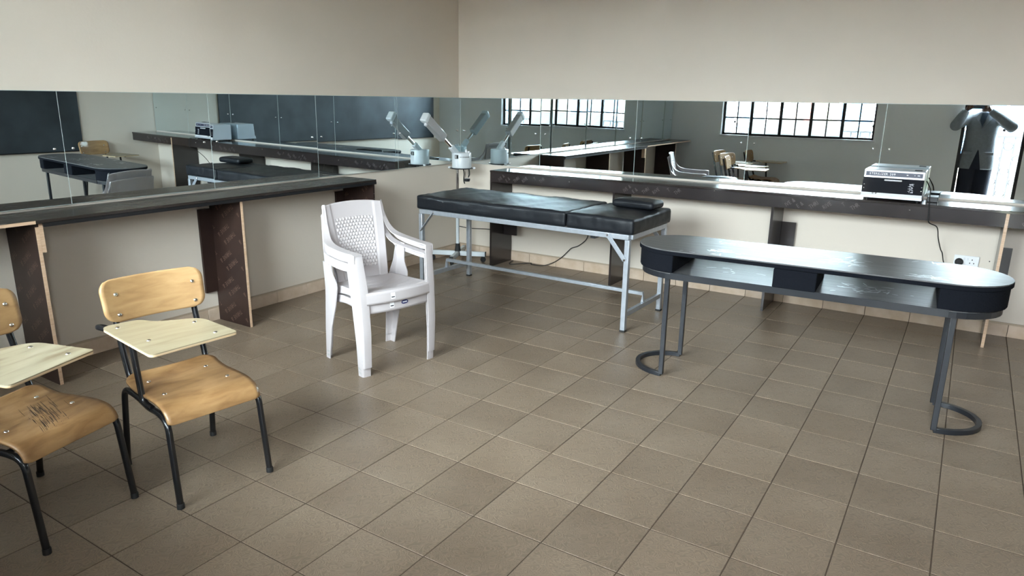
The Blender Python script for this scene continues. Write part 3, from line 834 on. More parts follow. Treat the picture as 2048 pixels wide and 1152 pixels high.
    MB().tube(fillet([(0.07,-0.182,0.362),(0.010,-0.190,0.372),(-0.018,-0.196,0.632),(-0.010,-0.196,0.642),(0.20,-0.10,0.642)], 0.03, 5), R, 12).build('tablet_post', 'black_enamel', root, smooth=True)
    MB().tube(bez([(-0.222,-0.163,0.600),(-0.252,-0.205,0.628),(-0.235,-0.235,0.640),(-0.17,-0.225,0.642),(-0.05,-0.20,0.642)], 6), 0.011, 12).build('arm_tube', 'black_enamel', root, smooth=True)
    return root
school_chair((1.773,-4.227,0), math.radians(-8.3), 'tablet-arm chair with clean beech back standing nearest the white plastic chairs')
school_chair((1.578,-4.754,0), math.radians(14.7), 'tablet-arm chair cut off by the left picture edge, dark scuffs on seat', 'knotty_ply', True)
school_chair((1.32,-5.28,0), math.radians(8), 'tablet-arm chair outside the picture, second from the window, seen in the mirror')
school_chair((1.66,-5.745,0), math.radians(0), 'tablet-arm chair closest to the window, seen only in the mirror')
school_chair((5.24,-0.90,0), math.radians(180-10), 'lone tablet-arm chair against the blackboard wall, seen in the left mirror')

# ------------------------------------------------------------------ stacked white plastic armchairs
def plastic_chair(loc, rz, label, logo):
    root = empty('plastic_armchair', loc, rz, label, 'chair', 'stacked white plastic armchairs')
    W = 'white_plastic'
    def lerp_tab(tab, z):
        for a, b in zip(tab[:-1], tab[1:]):
            if a[0] <= z <= b[0]:
                t = (z-a[0])/(b[0]-a[0]); return [a[i]+(b[i]-a[i])*t for i in range(len(a))]
        return tab[-1]
    FT = [(0, .222, .252, .050, .050), (.2, .229, .257, .060, .056), (.43, .217, .262, .070, .060), (.60, .196, .267, .072, .054), (.655, .190, .268, .074, .050)]
    RT = [(0, -.232, .238, .050, .040), (.20, -.212, .243, .078, .050), (.36, -.190, .247, .125, .055), (.44, -.178, .250, .135, .050), (.50, -.172, .254, .085, .030), (.62, -.168, .262, .075, .016)]
    th = 0.006
    for s in (-1, 1):
        for tab, name, d in ((FT, 'front_leg', -1), (RT, 'rear_leg', 1)):
            mb = MB(); zs = [tab[0][0]+(tab[-1][0]-tab[0][0])*k/22 for k in range(23)]; rings = []
            for z in zs:
                _, xc, yc, la, lb = lerp_tab(tab, z)
                # L-shaped section: side face along x, end face along y, softly rounded corner
                c = 0.010
                o_ = [(xc+d*la, yc), (xc+d*c, yc), (xc+d*c*0.3, yc-c*0.3), (xc, yc-c), (xc, yc-lb)]
                i_ = [(xc+d*th, yc-lb), (xc+d*th, yc-c-th*.3), (xc+d*(c), yc-th), (xc+d*la, yc-th)]
                rings.append([(x, s*y, z) for x, y in o_+i_])
            n = len(rings[0]); vs = [p for r in rings for p in r]; fs = []
            for i in range(len(rings)-1):
                for k in range(n): fs.append((i*n+k, i*n+(k+1) % n, (i+1)*n+(k+1) % n, (i+1)*n+k))
            fs.append(tuple(range(n))); fs.append(tuple((len(rings)-1)*n+k for k in range(n)))
            mb.add(vs, fs); leg = mb.build(name, W, root, smooth=True, angle=50)
            ft = lerp_tab(tab, 0.0)
            for zz in (0.028, 0.052):    # grey non-slip steps moulded in the feet
                _, xc, yc, la, lb = lerp_tab(tab, zz)
                MB().add([(xc+d*0.012, s*(yc+0.0008), zz-0.010), (xc+d*(la-0.006), s*(yc+0.0008), zz-0.010), (xc+d*(la-0.006), s*(yc+0.0008), zz+0.006), (xc+d*0.028, s*(yc+0.0008), zz)], [(0,1,2,3)]).build('foot_rib', 'steamer_grey', leg)
        # arm: a flat top strip with an outer skirt, flaring up into the back edge
        ctr = bez([(-0.250,.198,.880), (-0.232,.204,.800), (-0.205,.213,.735), (-0.165,.228,.692), (-0.10,.243,.672), (0.0,.249,.664), (0.09,.247,.660), (0.165,.244,.660), (0.192,.243,.656)], 5)
        ws = []
        mb = MB(); rings = []
        for i, p in enumerate(ctr):
            t = i/(len(ctr)-1); w = 0.008+0.018*min(1, t*2.2); hgt = 0.012+0.038*math.sin(min(1, t*1.25)*PI*0.62)
            # tilt of the strip: near the back it lies in the back's plane, on the arm it is level
            up = max(0.0, 1-t*2.4)
            nx = Vector((up*0.35, -(1), up*0.1)).normalized()     # inward direction
            a = p - nx*w; b = p + nx*w
            dn = Vector((0.55*up, 0, -1)).normalized()
            rings.append([a, b, b+dn*0.006, a+dn*0.006+nx*0.006, a+dn*hgt+nx*0.006, a+dn*hgt])
        n = 6; vs = [(q.x, s*q.y, q.z) for r in rings for q in r]; fs = []
        for i in range(len(rings)-1):
            for k in range(n): fs.append((i*n+k, i*n+(k+1) % n, (i+1)*n+(k+1) % n, (i+1)*n+k))
        fs.append(tuple(range(n))); fs.append(tuple((len(rings)-1)*n+k for k in range(n)))
        mb.add(vs, fs); mb.build('armrest', W, root, smooth=True, angle=50)
    # seat with rounded front and grooves
    def seat(u, v):
        y = (v*2-1); x = -0.165+0.405*u
        hw = 0.205+0.025*u
        fx = -0.030*(y*y)*u*u                       # bowed front edge
        z = 0.436-0.016*(1-y*y)*math.sin(PI*min(1, u*1.1))-0.014*(1-u)
        g = 0
        for k in range(1, 7):
            r = 0.05+0.062*k; dd = math.hypot((x+0.19), y*hw*0.8)-r
            if abs(dd) < 0.005 and abs(y) < 0.82: g = -0.0022
        return Vector((x+fx, y*hw, z+g))
    st = MB().grid(seat, 84, 50).build('seat', W, root, smooth=True, solid=0.005)
    def apron(u, v):
        p = seat(1, u); y = u*2-1; drop = (0.066-0.018*(1-y*y)*0.0)*v
        return Vector((p.x+0.004*math.sin(v*PI/2), p.y, p.z-drop))
    ap = MB().grid(apron, 40, 5).build('front_apron', W, st, smooth=True, solid=0.005)
    for s in (0, 1):
        MB().grid(lambda u, v, s=s: Vector((seat(u, s).x, seat(u, s).y+(0.004 if s else -0.004)*v, seat(u, s).z-(0.035+0.03*abs(u-0.5)**2*4)*v)), 20, 4).build('side_apron', W, st, smooth=True, solid=0.005)
    # stickers and logo on the apron
    def ap_patch(u0, u1, v0, v1, off=0.0035):
        mb = MB(); mb.grid(lambda a, b: apron(u0+(u1-u0)*a, v0+(v1-v0)*b)+Vector((off,0,0)), 6, 2); return mb
    ap_patch(0.345, 0.405, 0.18, 0.72).build('price_sticker', 'sticker_white', ap)
    ap_patch(0.352, 0.398, 0.50, 0.60, 0.0040).build('printed_code', 'print_ink', ap)
    if logo:
        mb = MB(); lo = []
        for k in range(20):
            a = 2*PI*k/20; e = 0.75
            lo.append(apron(0.565+0.052*math.copysign(abs(math.cos(a))**e, math.cos(a)), 0.42+0.17*math.copysign(abs(math.sin(a))**e, math.sin(a)))+Vector((0.0036,0,0)))
        mb.add(lo, [tuple(range(20))]); mb.build('oval_logo', 'logo_blue', ap)
        mb = MB(); M = Matrix.Translation(apron(0.53, 0.50)+Vector((0.0048,0,0))) @ Matrix(((0,0,1,0),(1,0,0,0),(0,1,0,0),(0,0,0,1)))
        for k in range(6): mb.add([apron(0.532+0.0115*k, 0.36)+Vector((.0042,0,0)), apron(0.540+0.0115*k, 0.36)+Vector((.0042,0,0)), apron(0.540+0.0115*k, 0.48)+Vector((.0042,0,0)), apron(0.532+0.0115*k, 0.48)+Vector((.0042,0,0))], [(0,1,2,3)])
        mb.build('logo_lettering', 'ink_white', ap)
    # back shell
    def back(u, v, off=0.0):
        y = u*2-1; hw = 0.172+0.036*v
        z = 0.405+0.482*v-0.016*y*y*v
        x = -0.158-0.100*v**1.15-0.022*(1-y*y)
        fr_ = 0.005 if abs(y) > 0.70 else 0.0
        return Vector((x+fr_+off, y*hw, z))
    bk = MB().grid(back, 60, 40).build('backrest', W, root, smooth=True, solid=0.005)
    def weave(a, b):
        u = 0.175+0.65*a; v = 0.17+0.64*b
        j = int(b*15.999); ph = 0.5 if j % 2 else 0.0
        cell = (a*12+ph) % 1.0; fy = (b*16) % 1.0
        hgt = 0.0052*max(0.0, math.sin(PI*cell))**0.6*max(0.0, math.sin(PI*fy))**0.45
        return back(u, v, 0.0028+hgt)
    w_ = MB().grid(weave, 144, 112).build('woven_panel', W, bk, smooth=True, angle=60)
    MB().grid(lambda a, b: back(0.155+0.69*a, 0.872+0.008*b, 0.0038), 30, 1).build('back_groove', W, bk, smooth=True)
    return root
pcx = (1.481, -2.794)
plastic_chair((*pcx, 0), math.radians(-14), 'lower white plastic armchair of the stack, standing on the floor', True)
ux = Vector((math.cos(math.radians(-14)), math.sin(math.radians(-14))))
plastic_chair((pcx[0]+ux.x*0.014, pcx[1]+ux.y*0.014, 0.056), math.radians(-14), 'upper white plastic armchair stacked on top of the other', False)

# ------------------------------------------------------------------ facial steamer in the corner
SX, SY = 0.250, -0.362
stm = empty('facial_steamer', (SX, SY, 0), 0, 'white facial steamer on a wheeled stand in the corner', 'steamer')
for k, a in enumerate((24, 114, 204, 294)):
    A = math.radians(a); d = Vector((math.cos(A), math.sin(A), 0)); sdir = Vector((-d.y, d.x, 0))
    lg = MB().bar(d*0.02+Vector((0,0,0.080)), d*0.275+Vector((0,0,0.080)), 0.034, 0.045).build('base_leg', 'steamer_white', stm, bevel=0.003)
    MB().bar(d*0.275+Vector((0,0,0.080)), d*0.282+Vector((0,0,0.080)), 0.035, 0.046).build('end_cap', 'black_rubber', lg)
    cs = MB(); c = d*0.255
    cs.lathe([(0.024,-0.010),(0.027,-0.006),(0.027,0.006),(0.024,0.010)], 16, Matrix.Translation((c.x, c.y, 0.027)) @ Matrix.Rotation(A+0.5, 4, 'Z') @ Matrix.Rotation(PI/2, 4, 'X'))
    cs.box((-0.014,-0.014,0.030),(0.014,0.014,0.0575), Matrix.Translation((c.x, c.y, 0)) @ Matrix.Rotation(A+0.5, 4, 'Z'))
    cs.build('castor', 'black_rubber', lg, smooth=True)
MB().lathe([(0.030,0.058),(0.030,0.105),(0.024,0.15),(0.022,0.175),(0.019,0.178)], 20).build('pole_socket', 'black_rubber', stm, smooth=True)
MB().lathe([(0.0165,0.175),(0.0165,0.60)], 18).build('pole_lower', 'steamer_white', stm, smooth=True)
MB().lathe([(0.020,0.60),(0.020,0.64),(0.016,0.645),(0.016,0.915)], 18).build('pole_upper', 'chrome', stm, smooth=True)
HX, HY = 0.036, 0.022      # head offset from pole
def H(x, y, z): return (HX+x, HY+y, z)
hd = MB().lathe([(0.088,0.914),(0.093,0.918),(0.093,1.052),(0.090,1.058),(0.030,1.062)], 40, Matrix.Translation((HX, HY, 0))).build('boiler_housing', 'steamer_white', stm, smooth=True)
for k in range(12):
    A = math.radians(-64+k*5.2); p = Vector((HX+0.0932*math.cos(A), HY+0.0932*math.sin(A), 1.020))
    MB().box((-0.0008,-0.0014,-0.006),(0.0008,0.0014,0.006), Matrix.Translation(p) @ Matrix.Rotation(A, 4, 'Z')).build('vent_slot', 'dark_hole', hd)
A = math.radians(-84); M = Matrix.Translation((HX, HY, 0)) @ Matrix.Rotation(A, 4, 'Z')
MB().box((0.090,-0.018,1.005),(0.0955,0.018,1.040), M).build('control_panel', 'dark_hole', hd)
MB().box((0.0945,-0.012,1.010),(0.0985,0.002,1.035), M).build('switch_knob', 'steamer_grey', hd)
MB().box((0.090,-0.009,0.93),(0.0945,0.009,1.002), M).build('level_window', 'frame_white', hd)
rg = MB().tube([H(0.110*math.cos(2*PI*k/32), 0.110*math.sin(2*PI*k/32), 0.912) for k in range(32)], 0.0045, 8, closed=True).build('guard_ring', 'black_steel', stm, smooth=True)
for a in (205, 25):
    A = math.radians(a); MB().ball(H(0.118*math.cos(A), 0.118*math.sin(A), 0.914), 0.011, 12, 8, (1.6,1,1)).build('push_knob', 'frame_white', rg, smooth=True)
MB().lathe([(0.094,0.905),(0.094,0.9135)], 32, Matrix.Translation((HX, HY, 0))).build('base_plate', 'black_steel', stm, smooth=True)
for dx, dy in ((0.03, 0.02), (0.055, 0.03)):
    MB().tube([H(dx, dy, 0.906), H(dx, dy, 0.80)], 0.0035, 8).build('jar_rod', 'chrome', stm, smooth=True)
MB().lathe([(0.026,0.786),(0.030,0.80),(0.030,0.812),(0.010,0.815)], 20, Matrix.Translation((HX+0.045, HY+0.025, 0))).build('scent_cup', 'black_steel', stm, smooth=True)
MB().tube(bez([H(0.02,0.0,0.905), H(0.03,0.0,0.86), H(0.025,0.0,0.80), H(0.035,0.0,0.765)], 6), 0.006, 8).build('drain_hose', 'black_rubber', stm, smooth=True)
MB().tube(bez([H(0.062,0.035,0.905), H(0.066,0.035,0.85), H(0.055,0.03,0.825)], 6), 0.005, 8).build('jar_hose', 'black_rubber', stm, smooth=True)
for px, py, hh in ((0.03, 0.03, 1.085), (0.055, 0.0, 1.078), (0.07, 0.02, 1.074)):
    MB().lathe([(0.011,1.055),(0.011,hh-0.006),(0.008,hh)], 14, Matrix.Translation((HX+px, HY+py, 0))).build('filler_cap', 'frame_white', hd, smooth=True)
# swinging arm with the steam nozzle, pointing along the left wall toward the room
a0 = Vector((HX-0.035, HY-0.055, 1.066)); a1 = Vector((-0.010, -0.385, 1.335)); ad_ = (a1-a0).normalized()
jt = MB().bar(a0-ad_*0.03, a0+ad_*0.085, 0.042, 0.050).build('arm_joint', 'steamer_white', stm, bevel=0.008)
MB().tube([a0+ad_*0.08, a0+ad_*0.25], 0.015, 16).build('arm_tube', 'chrome', stm, smooth=True)
nb = MB().bar(a0+ad_*0.215, a0+ad_*0.50, 0.066, 0.078).build('nozzle_body', 'steamer_grey', stm, bevel=0.008)
MB().bar(a0+ad_*0.50, a0+ad_*0.545, 0.072, 0.086).build('nozzle_head', 'steamer_white', stm, bevel=0.010)
pv = ad_.cross(Vector((0,0,1))).normalized(); dn = ad_.cross(pv).normalized()
if dn.z > 0: dn = -dn
q = a0+ad_*0.485+dn*0.034
MB().tube([q, q+dn*0.022], [0.017, 0.013], 14).build('spout', 'frame_white', stm, smooth=True)

# ------------------------------------------------------------------ steriliser on the counter
ste = empty('steriliser_cabinet', (3.945, -0.195, CT+0.001), 0, 'silver steriliser cabinet with dark glass door on the counter', 'appliance')
sw, sd, sh = 0.186, 0.135, 0.205
lean = 0.020
def sp(x, t, z): # front face leans back toward the top
    return (x, -sd+lean*z/sh+t, z)
body = MB(); z0 = 0.014
vs = [(-sw,-sd,z0),(sw,-sd,z0),(sw,sd,z0),(-sw,sd,z0),(-sw,-sd+lean,sh),(sw,-sd+lean,sh),(sw,sd,sh),(-sw,sd,sh)]
body.add(vs, [(0,3,2,1),(4,5,6,7),(0,1,5,4),(1,2,6,5),(2,3,7,6),(3,0,4,7)])
bd = body.build('cabinet_body', 'steriliser_metal', ste, bevel=0.004)
def face(x0, x1, za, zb, off):
    return MB().add([sp(x0,-off,za), sp(x1,-off,za), sp(x1,-off,zb), sp(x0,-off,zb), sp(x0,0.0005,za), sp(x1,0.0005,za), sp(x1,0.0005,zb), sp(x0,0.0005,zb)],
                    [(0,1,2,3),(4,7,6,5),(0,4,5,1),(1,5,6,2),(2,6,7,3),(3,7,4,0)])
face(-sw+0.012, sw-0.014, 0.163, 0.192, 0.0015).build('name_plate', 'label_navy', bd)
dg_ = face(-sw-0.001, sw-0.002, 0.050, 0.152, 0.006).build('glass_door', 'steriliser_door', ste, bevel=0.0015)
face(-sw-0.001, sw-0.002, 0.034, 0.0495, 0.0058).build('door_foot', 'frame_white', dg_)
face(-sw-0.003, sw+0.001, 0.014, 0.032, 0.009).build('bottom_tray', 'steriliser_metal', ste, bevel=0.002)
def fM(x, z, off): 
    s = math.atan2(lean, sh)
    return Matrix.Translation(sp(x, -off, z)) @ Matrix.Rotation(PI/2-s, 4, 'X')
t = MB(); text_into(t, 'STERILIZER 209', 0.021, fM(-sw+0.034, 0.171, 0.0018), spacing=0.14, stretch=1.02)
t.build('name_lettering', 'ink_white', bd)
t = MB()
for x, w in ((0.075, 0.010), (0.122, 0.004), (0.140, 0.014)): t.box((x,-0.0003,-0.002),(x+w,0.0003,0.003), Matrix.Translation(sp(0,-0.0018,0.178)))
t.build('plate_symbols', 'ink_white', bd)
hM = fM(0, 0.139, 0.0)
MB().tube([sp(-0.050,-0.016,0.139), sp(-0.047,-0.020,0.139), sp(0.047,-0.020,0.139), sp(0.050,-0.016,0.139)], 0.0055, 12).build('door_handle', 'frame_white', dg_, smooth=True)
for s in (-1, 1):
    for z in (0.078, 0.102):
        MB().ball(sp(s*(sw-0.011), -0.007, z), 0.0052, 10, 6).build('hinge_stud', 'chrome', dg_, smooth=True)
for x in (-0.115, -0.095): MB().ball(sp(x, -0.0115, 0.046), 0.006, 10, 6).build('door_stud', 'chrome', dg_, smooth=True)
t = MB(); rr = random.Random(5)      # column of upright white characters, too small to read, turned on their side
for k in range(5):
    z = 0.064+0.0125*k
    for st_ in range(4):
        x = 0.094+rr.uniform(0, 0.026); w = rr.uniform(0.008, 0.022)
        t.box((x,-0.0002,-0.0008),(min(x+w, 0.128),0.0002,0.0008), Matrix.Translation(sp(0,-0.0063,z+st_*0.0028)))
    t.box((0.104,-0.0002,-0.004),(0.1055,0.0002,0.005), Matrix.Translation(sp(0,-0.0063,z+0.003)))
t.build('door_lettering', 'ink_white', dg_)
for x in (-1, 1):
    for yv in (-1, 1):
        MB().lathe([(0.008,0.0),(0.010,0.014)], 12, Matrix.Translation((x*(sw-0.025), yv*(sd-0.02), 0))).build('rubber_foot', 'black_rubber', ste, smooth=True)
MB().box((0.115,-0.045,sh+0.0002),(0.160,-0.005,sh+0.004)).build('timer_block', 'black_rubber', ste, bevel=0.001)
# power supply block beside it and its lead
psu = MB().box((-0.032,-0.07,0),(0.032,0.07,0.036)).build('power_adapter', 'edge_black', bevel=0.003, loc=(4.190, -0.16, CT+0.001))
tag(psu, 'black power adapter lying on the counter beside the steriliser', 'adapter')
cord = MB().tube(bez([(4.135,-0.150,1.05),(4.165,-0.165,1.00),(4.172,-0.24,0.965),(4.178,-0.275,0.922),(4.180,-0.33,0.920),(4.182,-0.378,0.914),(4.186,-0.385,0.87),(4.196,-0.378,0.80),(4.245,-0.26,0.755),(4.262,-0.14,0.66),(4.285,-0.06,0.575),(4.300,-0.05,0.545),(4.320,-0.040,0.475),(4.360,-0.036,0.452),(4.405,-0.040,0.470)], 7), 0.0035, 8).build('electric_cable', 'black_rubber', smooth=True)
tag(cord, 'black power lead hanging from the steriliser down to the wall socket', 'cord')

# double wall socket with a black plug
sk = empty('power_socket', (4.450, 0, 0.495), 0, 'white double socket on the back wall with a black plug', 'socket')
MB().box((-0.075,-0.012,-0.044),(0.075,0,0.044)).build('face_plate', 'socket_white', sk, bevel=0.003)
for dx, dz in ((0.034,0.018),(0.022,-0.006),(0.046,-0.006)):
    MB().box((dx-0.003,-0.0125,dz-0.004),(dx+0.003,-0.0122,dz+0.004)).build('pin_hole', 'dark_hole', sk)
for dx in (-0.012, 0.008): MB().box((dx-0.006,-0.0145,0.012),(dx+0.006,-0.012,0.030)).build('rocker_switch', 'frame_white', sk, bevel=0.001)
MB().lathe([(0.026,0),(0.026,0.020),(0.020,0.032),(0.006,0.034)], 20, Matrix.Translation((-0.042,-0.0125,-0.003)) @ Matrix.Rotation(PI/2, 4, 'X')).build('plug', 'black_rubber', sk, smooth=True)
tag(MB().lathe([(0.004,0),(0.004,0.003)], 10, Matrix.Translation((4.585,0,0.515)) @ Matrix.Rotation(PI/2, 4, 'X')).build('drilled_hole', 'dark_hole'), 'tiny dark drilled hole in the wall beside the socket', 'hole')

# cables on the wall and floor behind the couch
c1 = MB().tube(bez([(1.50,-0.012,0.36),(1.475,-0.012,0.30),(1.40,-0.014,0.235),(1.33,-0.016,0.205),(1.285,-0.018,0.16),(1.22,-0.020,0.095),(1.14,-0.03,0.040),(1.05,-0.06,0.006),(0.93,-0.075,0.0045),(0.90,-0.03,0.0045),(0.86,-0.07,0.0045),(0.76,-0.19,0.0045),(0.715,-0.12,0.0045),(0.70,-0.05,0.0045)], 6), 0.0038, 8).build('electric_cable', 'black_rubber', smooth=True)
tag(c1, 'black cable trailing down the wall and over the floor behind the couch', 'cord')
c2 = MB().tube(bez([(SX+0.02,SY,0.35),(0.36,-0.30,0.33),(0.45,-0.10,0.30),(0.52,-0.03,0.265),(0.58,-0.022,0.245),(0.60,-0.022,0.20),(0.615,-0.022,0.12),(0.618,-0.03,0.05)], 6), 0.0038, 8).build('electric_cable', 'black_rubber', smooth=True)
tag(c2, 'black steamer lead running from the stand to the counter end', 'cord')

# ------------------------------------------------------------------ blackboard on the right wall
bb = empty('blackboard', (W_R, -1.035, 0.70), 0, 'wide dusty blackboard on the right wall, seen in the mirrors', 'blackboard')
MB().box((-0.018, -4.76, 0), (-0.001, 0, 1.25)).build('board_sheet', 'blackboard_paint', bb)
MB().box((-0.026, -4.76, -0.012), (-0.001, 0, -0.0005)).build('bottom_rail', 'edge_black', bb)

# ------------------------------------------------------------------ photographer (seen in the mirror only)
PX, PY = 4.445, -6.100
per = empty('person', (PX, PY, 0), 0, 'person in grey jacket and dark trousers holding up a phone, in mirror', 'person')
def limb(mb, pts, rs, seg=16): return mb.tube([Vector(p) for p in pts], rs, seg)
def ell_loft(mb, secs, seg=28):
    """secs [(cx,cy,z,rx,ry)] horizontal ellipses"""
    vs = []; fs = []; n = len(secs)
    for cx, cyy, z, rx, ry in secs:
        for k in range(seg):
            a = 2*PI*k/seg; c, s = math.cos(a), math.sin(a); e = 0.85
            vs.append((cx+rx*math.copysign(abs(c)**e, c), cyy+ry*math.copysign(abs(s)**e, s), z))
    for i in range(n-1):
        for k in range(seg):
            l = (k+1) % seg; fs.append((i*seg+k, i*seg+l, (i+1)*seg+l, (i+1)*seg+k))
    fs.append(tuple(range(seg))[::-1]); fs.append(tuple((n-1)*seg+k for k in range(seg)))
    return mb.add(vs, fs)
# hand targets around the phone (local to person)
ph = Vector((4.358-PX, -5.824-PY, 1.548))
hl = Vector((ph.x-0.092, ph.y-0.020, ph.z-0.012)); hr = Vector((ph.x+0.092, ph.y-0.020, ph.z-0.012))
shl = Vector((-0.165, 0.0, 1.415)); shr = Vector((0.168, 0.0, 1.415))
ell_ = Vector((-0.315, 0.215, 1.300)); elr = Vector((0.318, 0.205, 1.300))
wl = hl + Vector((-0.035, -0.055, -0.035)); wr = hr + Vector((0.035, -0.055, -0.035))
b = MB()
ell_loft(b, [(0,0,0.86,0.150,0.10),(0,0,0.95,0.165,0.11),(0,0,1.08,0.150,0.10),(0,0,1.22,0.165,0.105),(0,0,1.34,0.180,0.105),(0,0,1.42,0.150,0.085),(0,0.005,1.455,0.065,0.06)])
limb(b, [(0,0.0,1.40),(0,0.012,1.52)], [0.058,0.053])
b.ball((0,0.025,1.625), 0.1, 20, 14, (0.78,0.95,1.18))                 # skull
b.ball((0,0.075,1.575), 0.06, 16, 10, (0.85,0.8,0.95))                  # jaw and chin
b.ball((0,0.122,1.605), 0.018, 10, 8, (0.8,1.0,1.3))                    # nose
b.ball((0,0.112,1.565), 0.022, 10, 8, (1.2,0.5,0.45))                   # mouth
for s in (-1, 1):
    b.ball((s*0.079,0.02,1.612), 0.026, 10, 8, (0.4,0.7,1.15))          # ears
    b.ball((s*0.032,0.104,1.632), 0.018, 10, 8, (1.2,0.5,0.7))          # brows and eyes
for s, sh_, el, w_, h_ in ((-1, shl, ell_, wl, hl), (1, shr, elr, wr, hr)):
    limb(b, [sh_, sh_.lerp(el, 0.5), el], [0.056,0.050,0.042]); b.ball(el, 0.042)
    limb(b, [el, el.lerp(w_, 0.5), w_], [0.042,0.037,0.026])
    pal = w_.lerp(h_, 0.62)
    limb(b, [w_, pal, h_+Vector((s*0.010,-0.004,-0.004))], [0.026,0.034,0.024])
    for k in range(4):                                                # fingers curl round the back of the phone
        z = h_.z+0.026-0.0175*k; L = (0.9, 1.0, 0.96, 0.78)[k]
        root_ = Vector((h_.x+s*0.012, h_.y-0.002, z)); mid = root_+Vector((-s*0.012*L, 0.022, 0.002)); tip = mid+Vector((-s*0.034*L, -0.0005, 0))
        limb(b, [Vector((h_.x+s*0.028, h_.y-0.016, z-0.004)), root_, mid, tip], [0.0095,0.009,0.0085,0.0072], 8)
    th0 = Vector((h_.x+s*0.026, h_.y-0.018, h_.z-0.030)); limb(b, [th0, th0+Vector((-s*0.018,-0.004,0.022)), th0+Vector((-s*0.048,0.0,0.030))], [0.012,0.0105,0.008], 8)
for s in (-1, 1):
    limb(b, [(s*0.085,0,0.90),(s*0.095,0.005,0.50),(s*0.10,-0.01,0.10),(s*0.10,-0.015,0.05)], [0.082,0.058,0.040,0.040])
    limb(b, [(s*0.10,-0.03,0.035),(s*0.105,0.10,0.030),(s*0.108,0.17,0.024)], [0.036,0.036,0.022])
bo = b.build('body', 'skin', per, smooth=True)
md = bo.modifiers.new('remesh', 'REMESH'); md.mode = 'VOXEL'; md.voxel_size = 0.0055; md.use_smooth_shade = True
# clothing
j = MB()
ell_loft(j, [(0.0,0,0.70,0.218,0.150),(0,0,0.85,0.210,0.145),(0,0,1.0,0.195,0.135),(0,0,1.15,0.190,0.130),(0,0,1.30,0.198,0.130),(0,0,1.40,0.195,0.115),(0,0,1.45,0.13,0.09),(0,0,1.475,0.085,0.075)])
for sh_, el, w_ in ((shl, ell_, wl), (shr, elr, wr)):
    limb(j, [sh_+Vector((0,0,-0.01)), sh_.lerp(el, 0.5)+Vector((0,0,-0.012)), el+Vector((0,0,-0.015))], [0.069,0.078,0.070]); j.ball(el+Vector((0,0,-0.015)), 0.074, 16, 10)
    limb(j, [el+Vector((0,0,-0.015)), el.lerp(w_, 0.55), el.lerp(w_, 0.94)], [0.074,0.062,0.047])
jo = j.build('jacket', 'jacket_cloth', per, smooth=True)
md = jo.modifiers.new('remesh', 'REMESH'); md.mode = 'VOXEL'; md.voxel_size = 0.010; md.use_smooth_shade = True
md = jo.modifiers.new('smooth', 'SMOOTH'); md.factor = 0.6; md.iterations = 6
# open front below the button, shirt showing at the neck, lapels, pocket flaps
MB().add([(-0.005,0.129,0.99),(0.055,0.150,0.70),(-0.075,0.150,0.70)], [(0,1,2)]).build('open_front', 'trouser_cloth', jo, solid=0.012)
MB().add([(0.045,0.098,1.455),(-0.035,0.104,1.455),(-0.045,0.128,1.36),(-0.012,0.142,1.25),(0.012,0.135,1.36)], [(0,1,2,3,4)]).build('shirt_front', 'shirt_cloth', jo, solid=0.010)
for s in (-1, 1): MB().add([(s*0.05,0.096,1.462),(s*0.098,0.104,1.40),(s*0.055,0.140,1.33),(-0.006,0.148,1.25)], [(0,1,2,3)]).build('lapel', 'jacket_cloth', jo, solid=0.008)
for s in (-1, 1): MB().box((s*0.12-0.055,0.125,0.90),(s*0.12+0.055,0.150,0.935)).build('pocket_flap', 'jacket_cloth', jo)
tr_ = MB()
for s in (-1, 1): limb(tr_, [(s*0.080,0,0.96),(s*0.092,0,0.75),(s*0.097,0.005,0.48),(s*0.10,-0.008,0.07)], [0.112,0.108,0.098,0.090], 20)
ell_loft(tr_, [(0,0,0.84,0.175,0.118),(0,0,1.0,0.165,0.112)])
to = tr_.build('trousers', 'trouser_cloth', per, smooth=True)
md = to.modifiers.new('remesh', 'REMESH'); md.mode = 'VOXEL'; md.voxel_size = 0.010; md.use_smooth_shade = True
for s in (-1, 1):
    shm = MB(); limb(shm, [(s*0.10,-0.055,0.045),(s*0.102,0.03,0.047),(s*0.106,0.13,0.040),(s*0.108,0.20,0.030)], [0.040,0.045,0.043,0.028]); shm.box((s*0.104-0.040,-0.095,0),(s*0.104+0.042,0.215,0.020))
    sh_o = shm.build('shoe', 'black_rubber', per, smooth=True)
    md = sh_o.modifiers.new('remesh', 'REMESH'); md.mode = 'VOXEL'; md.voxel_size = 0.008; md.use_smooth_shade = True
hm = MB(); hm.ball((0,0.015,1.648), 0.1, 20, 14, (0.83,0.96,1.06)); ho = hm.build('hair', 'hair', per, smooth=True)
bm = bmesh.new(); bm.from_mesh(ho.data)
bmesh.ops.delete(bm, geom=[v for v in bm.verts if v.co.z < 1.655 and v.co.y > 0.0 or v.co.z < 1.585], context='VERTS'); bm.to_mesh(ho.data); bm.free()
phn = empty('smartphone', (4.358, -5.824, 1.548), 0, 'dark smartphone held up sideways by the person in the mirror', 'phone')
MB().prism(rounded_poly([(-0.078,-0.037),(0.078,-0.037),(0.078,0.037),(-0.078,0.037)], 0.010, 4), -0.004, 0.004, Matrix.Rotation(PI/2, 4, 'X')).build('phone_body', 'phone_glass', phn, bevel=0.0012)
MB().box((-0.070,0.004,0.008),(-0.030,0.0055,0.032)).build('camera_bump', 'steamer_grey', phn, bevel=0.001)

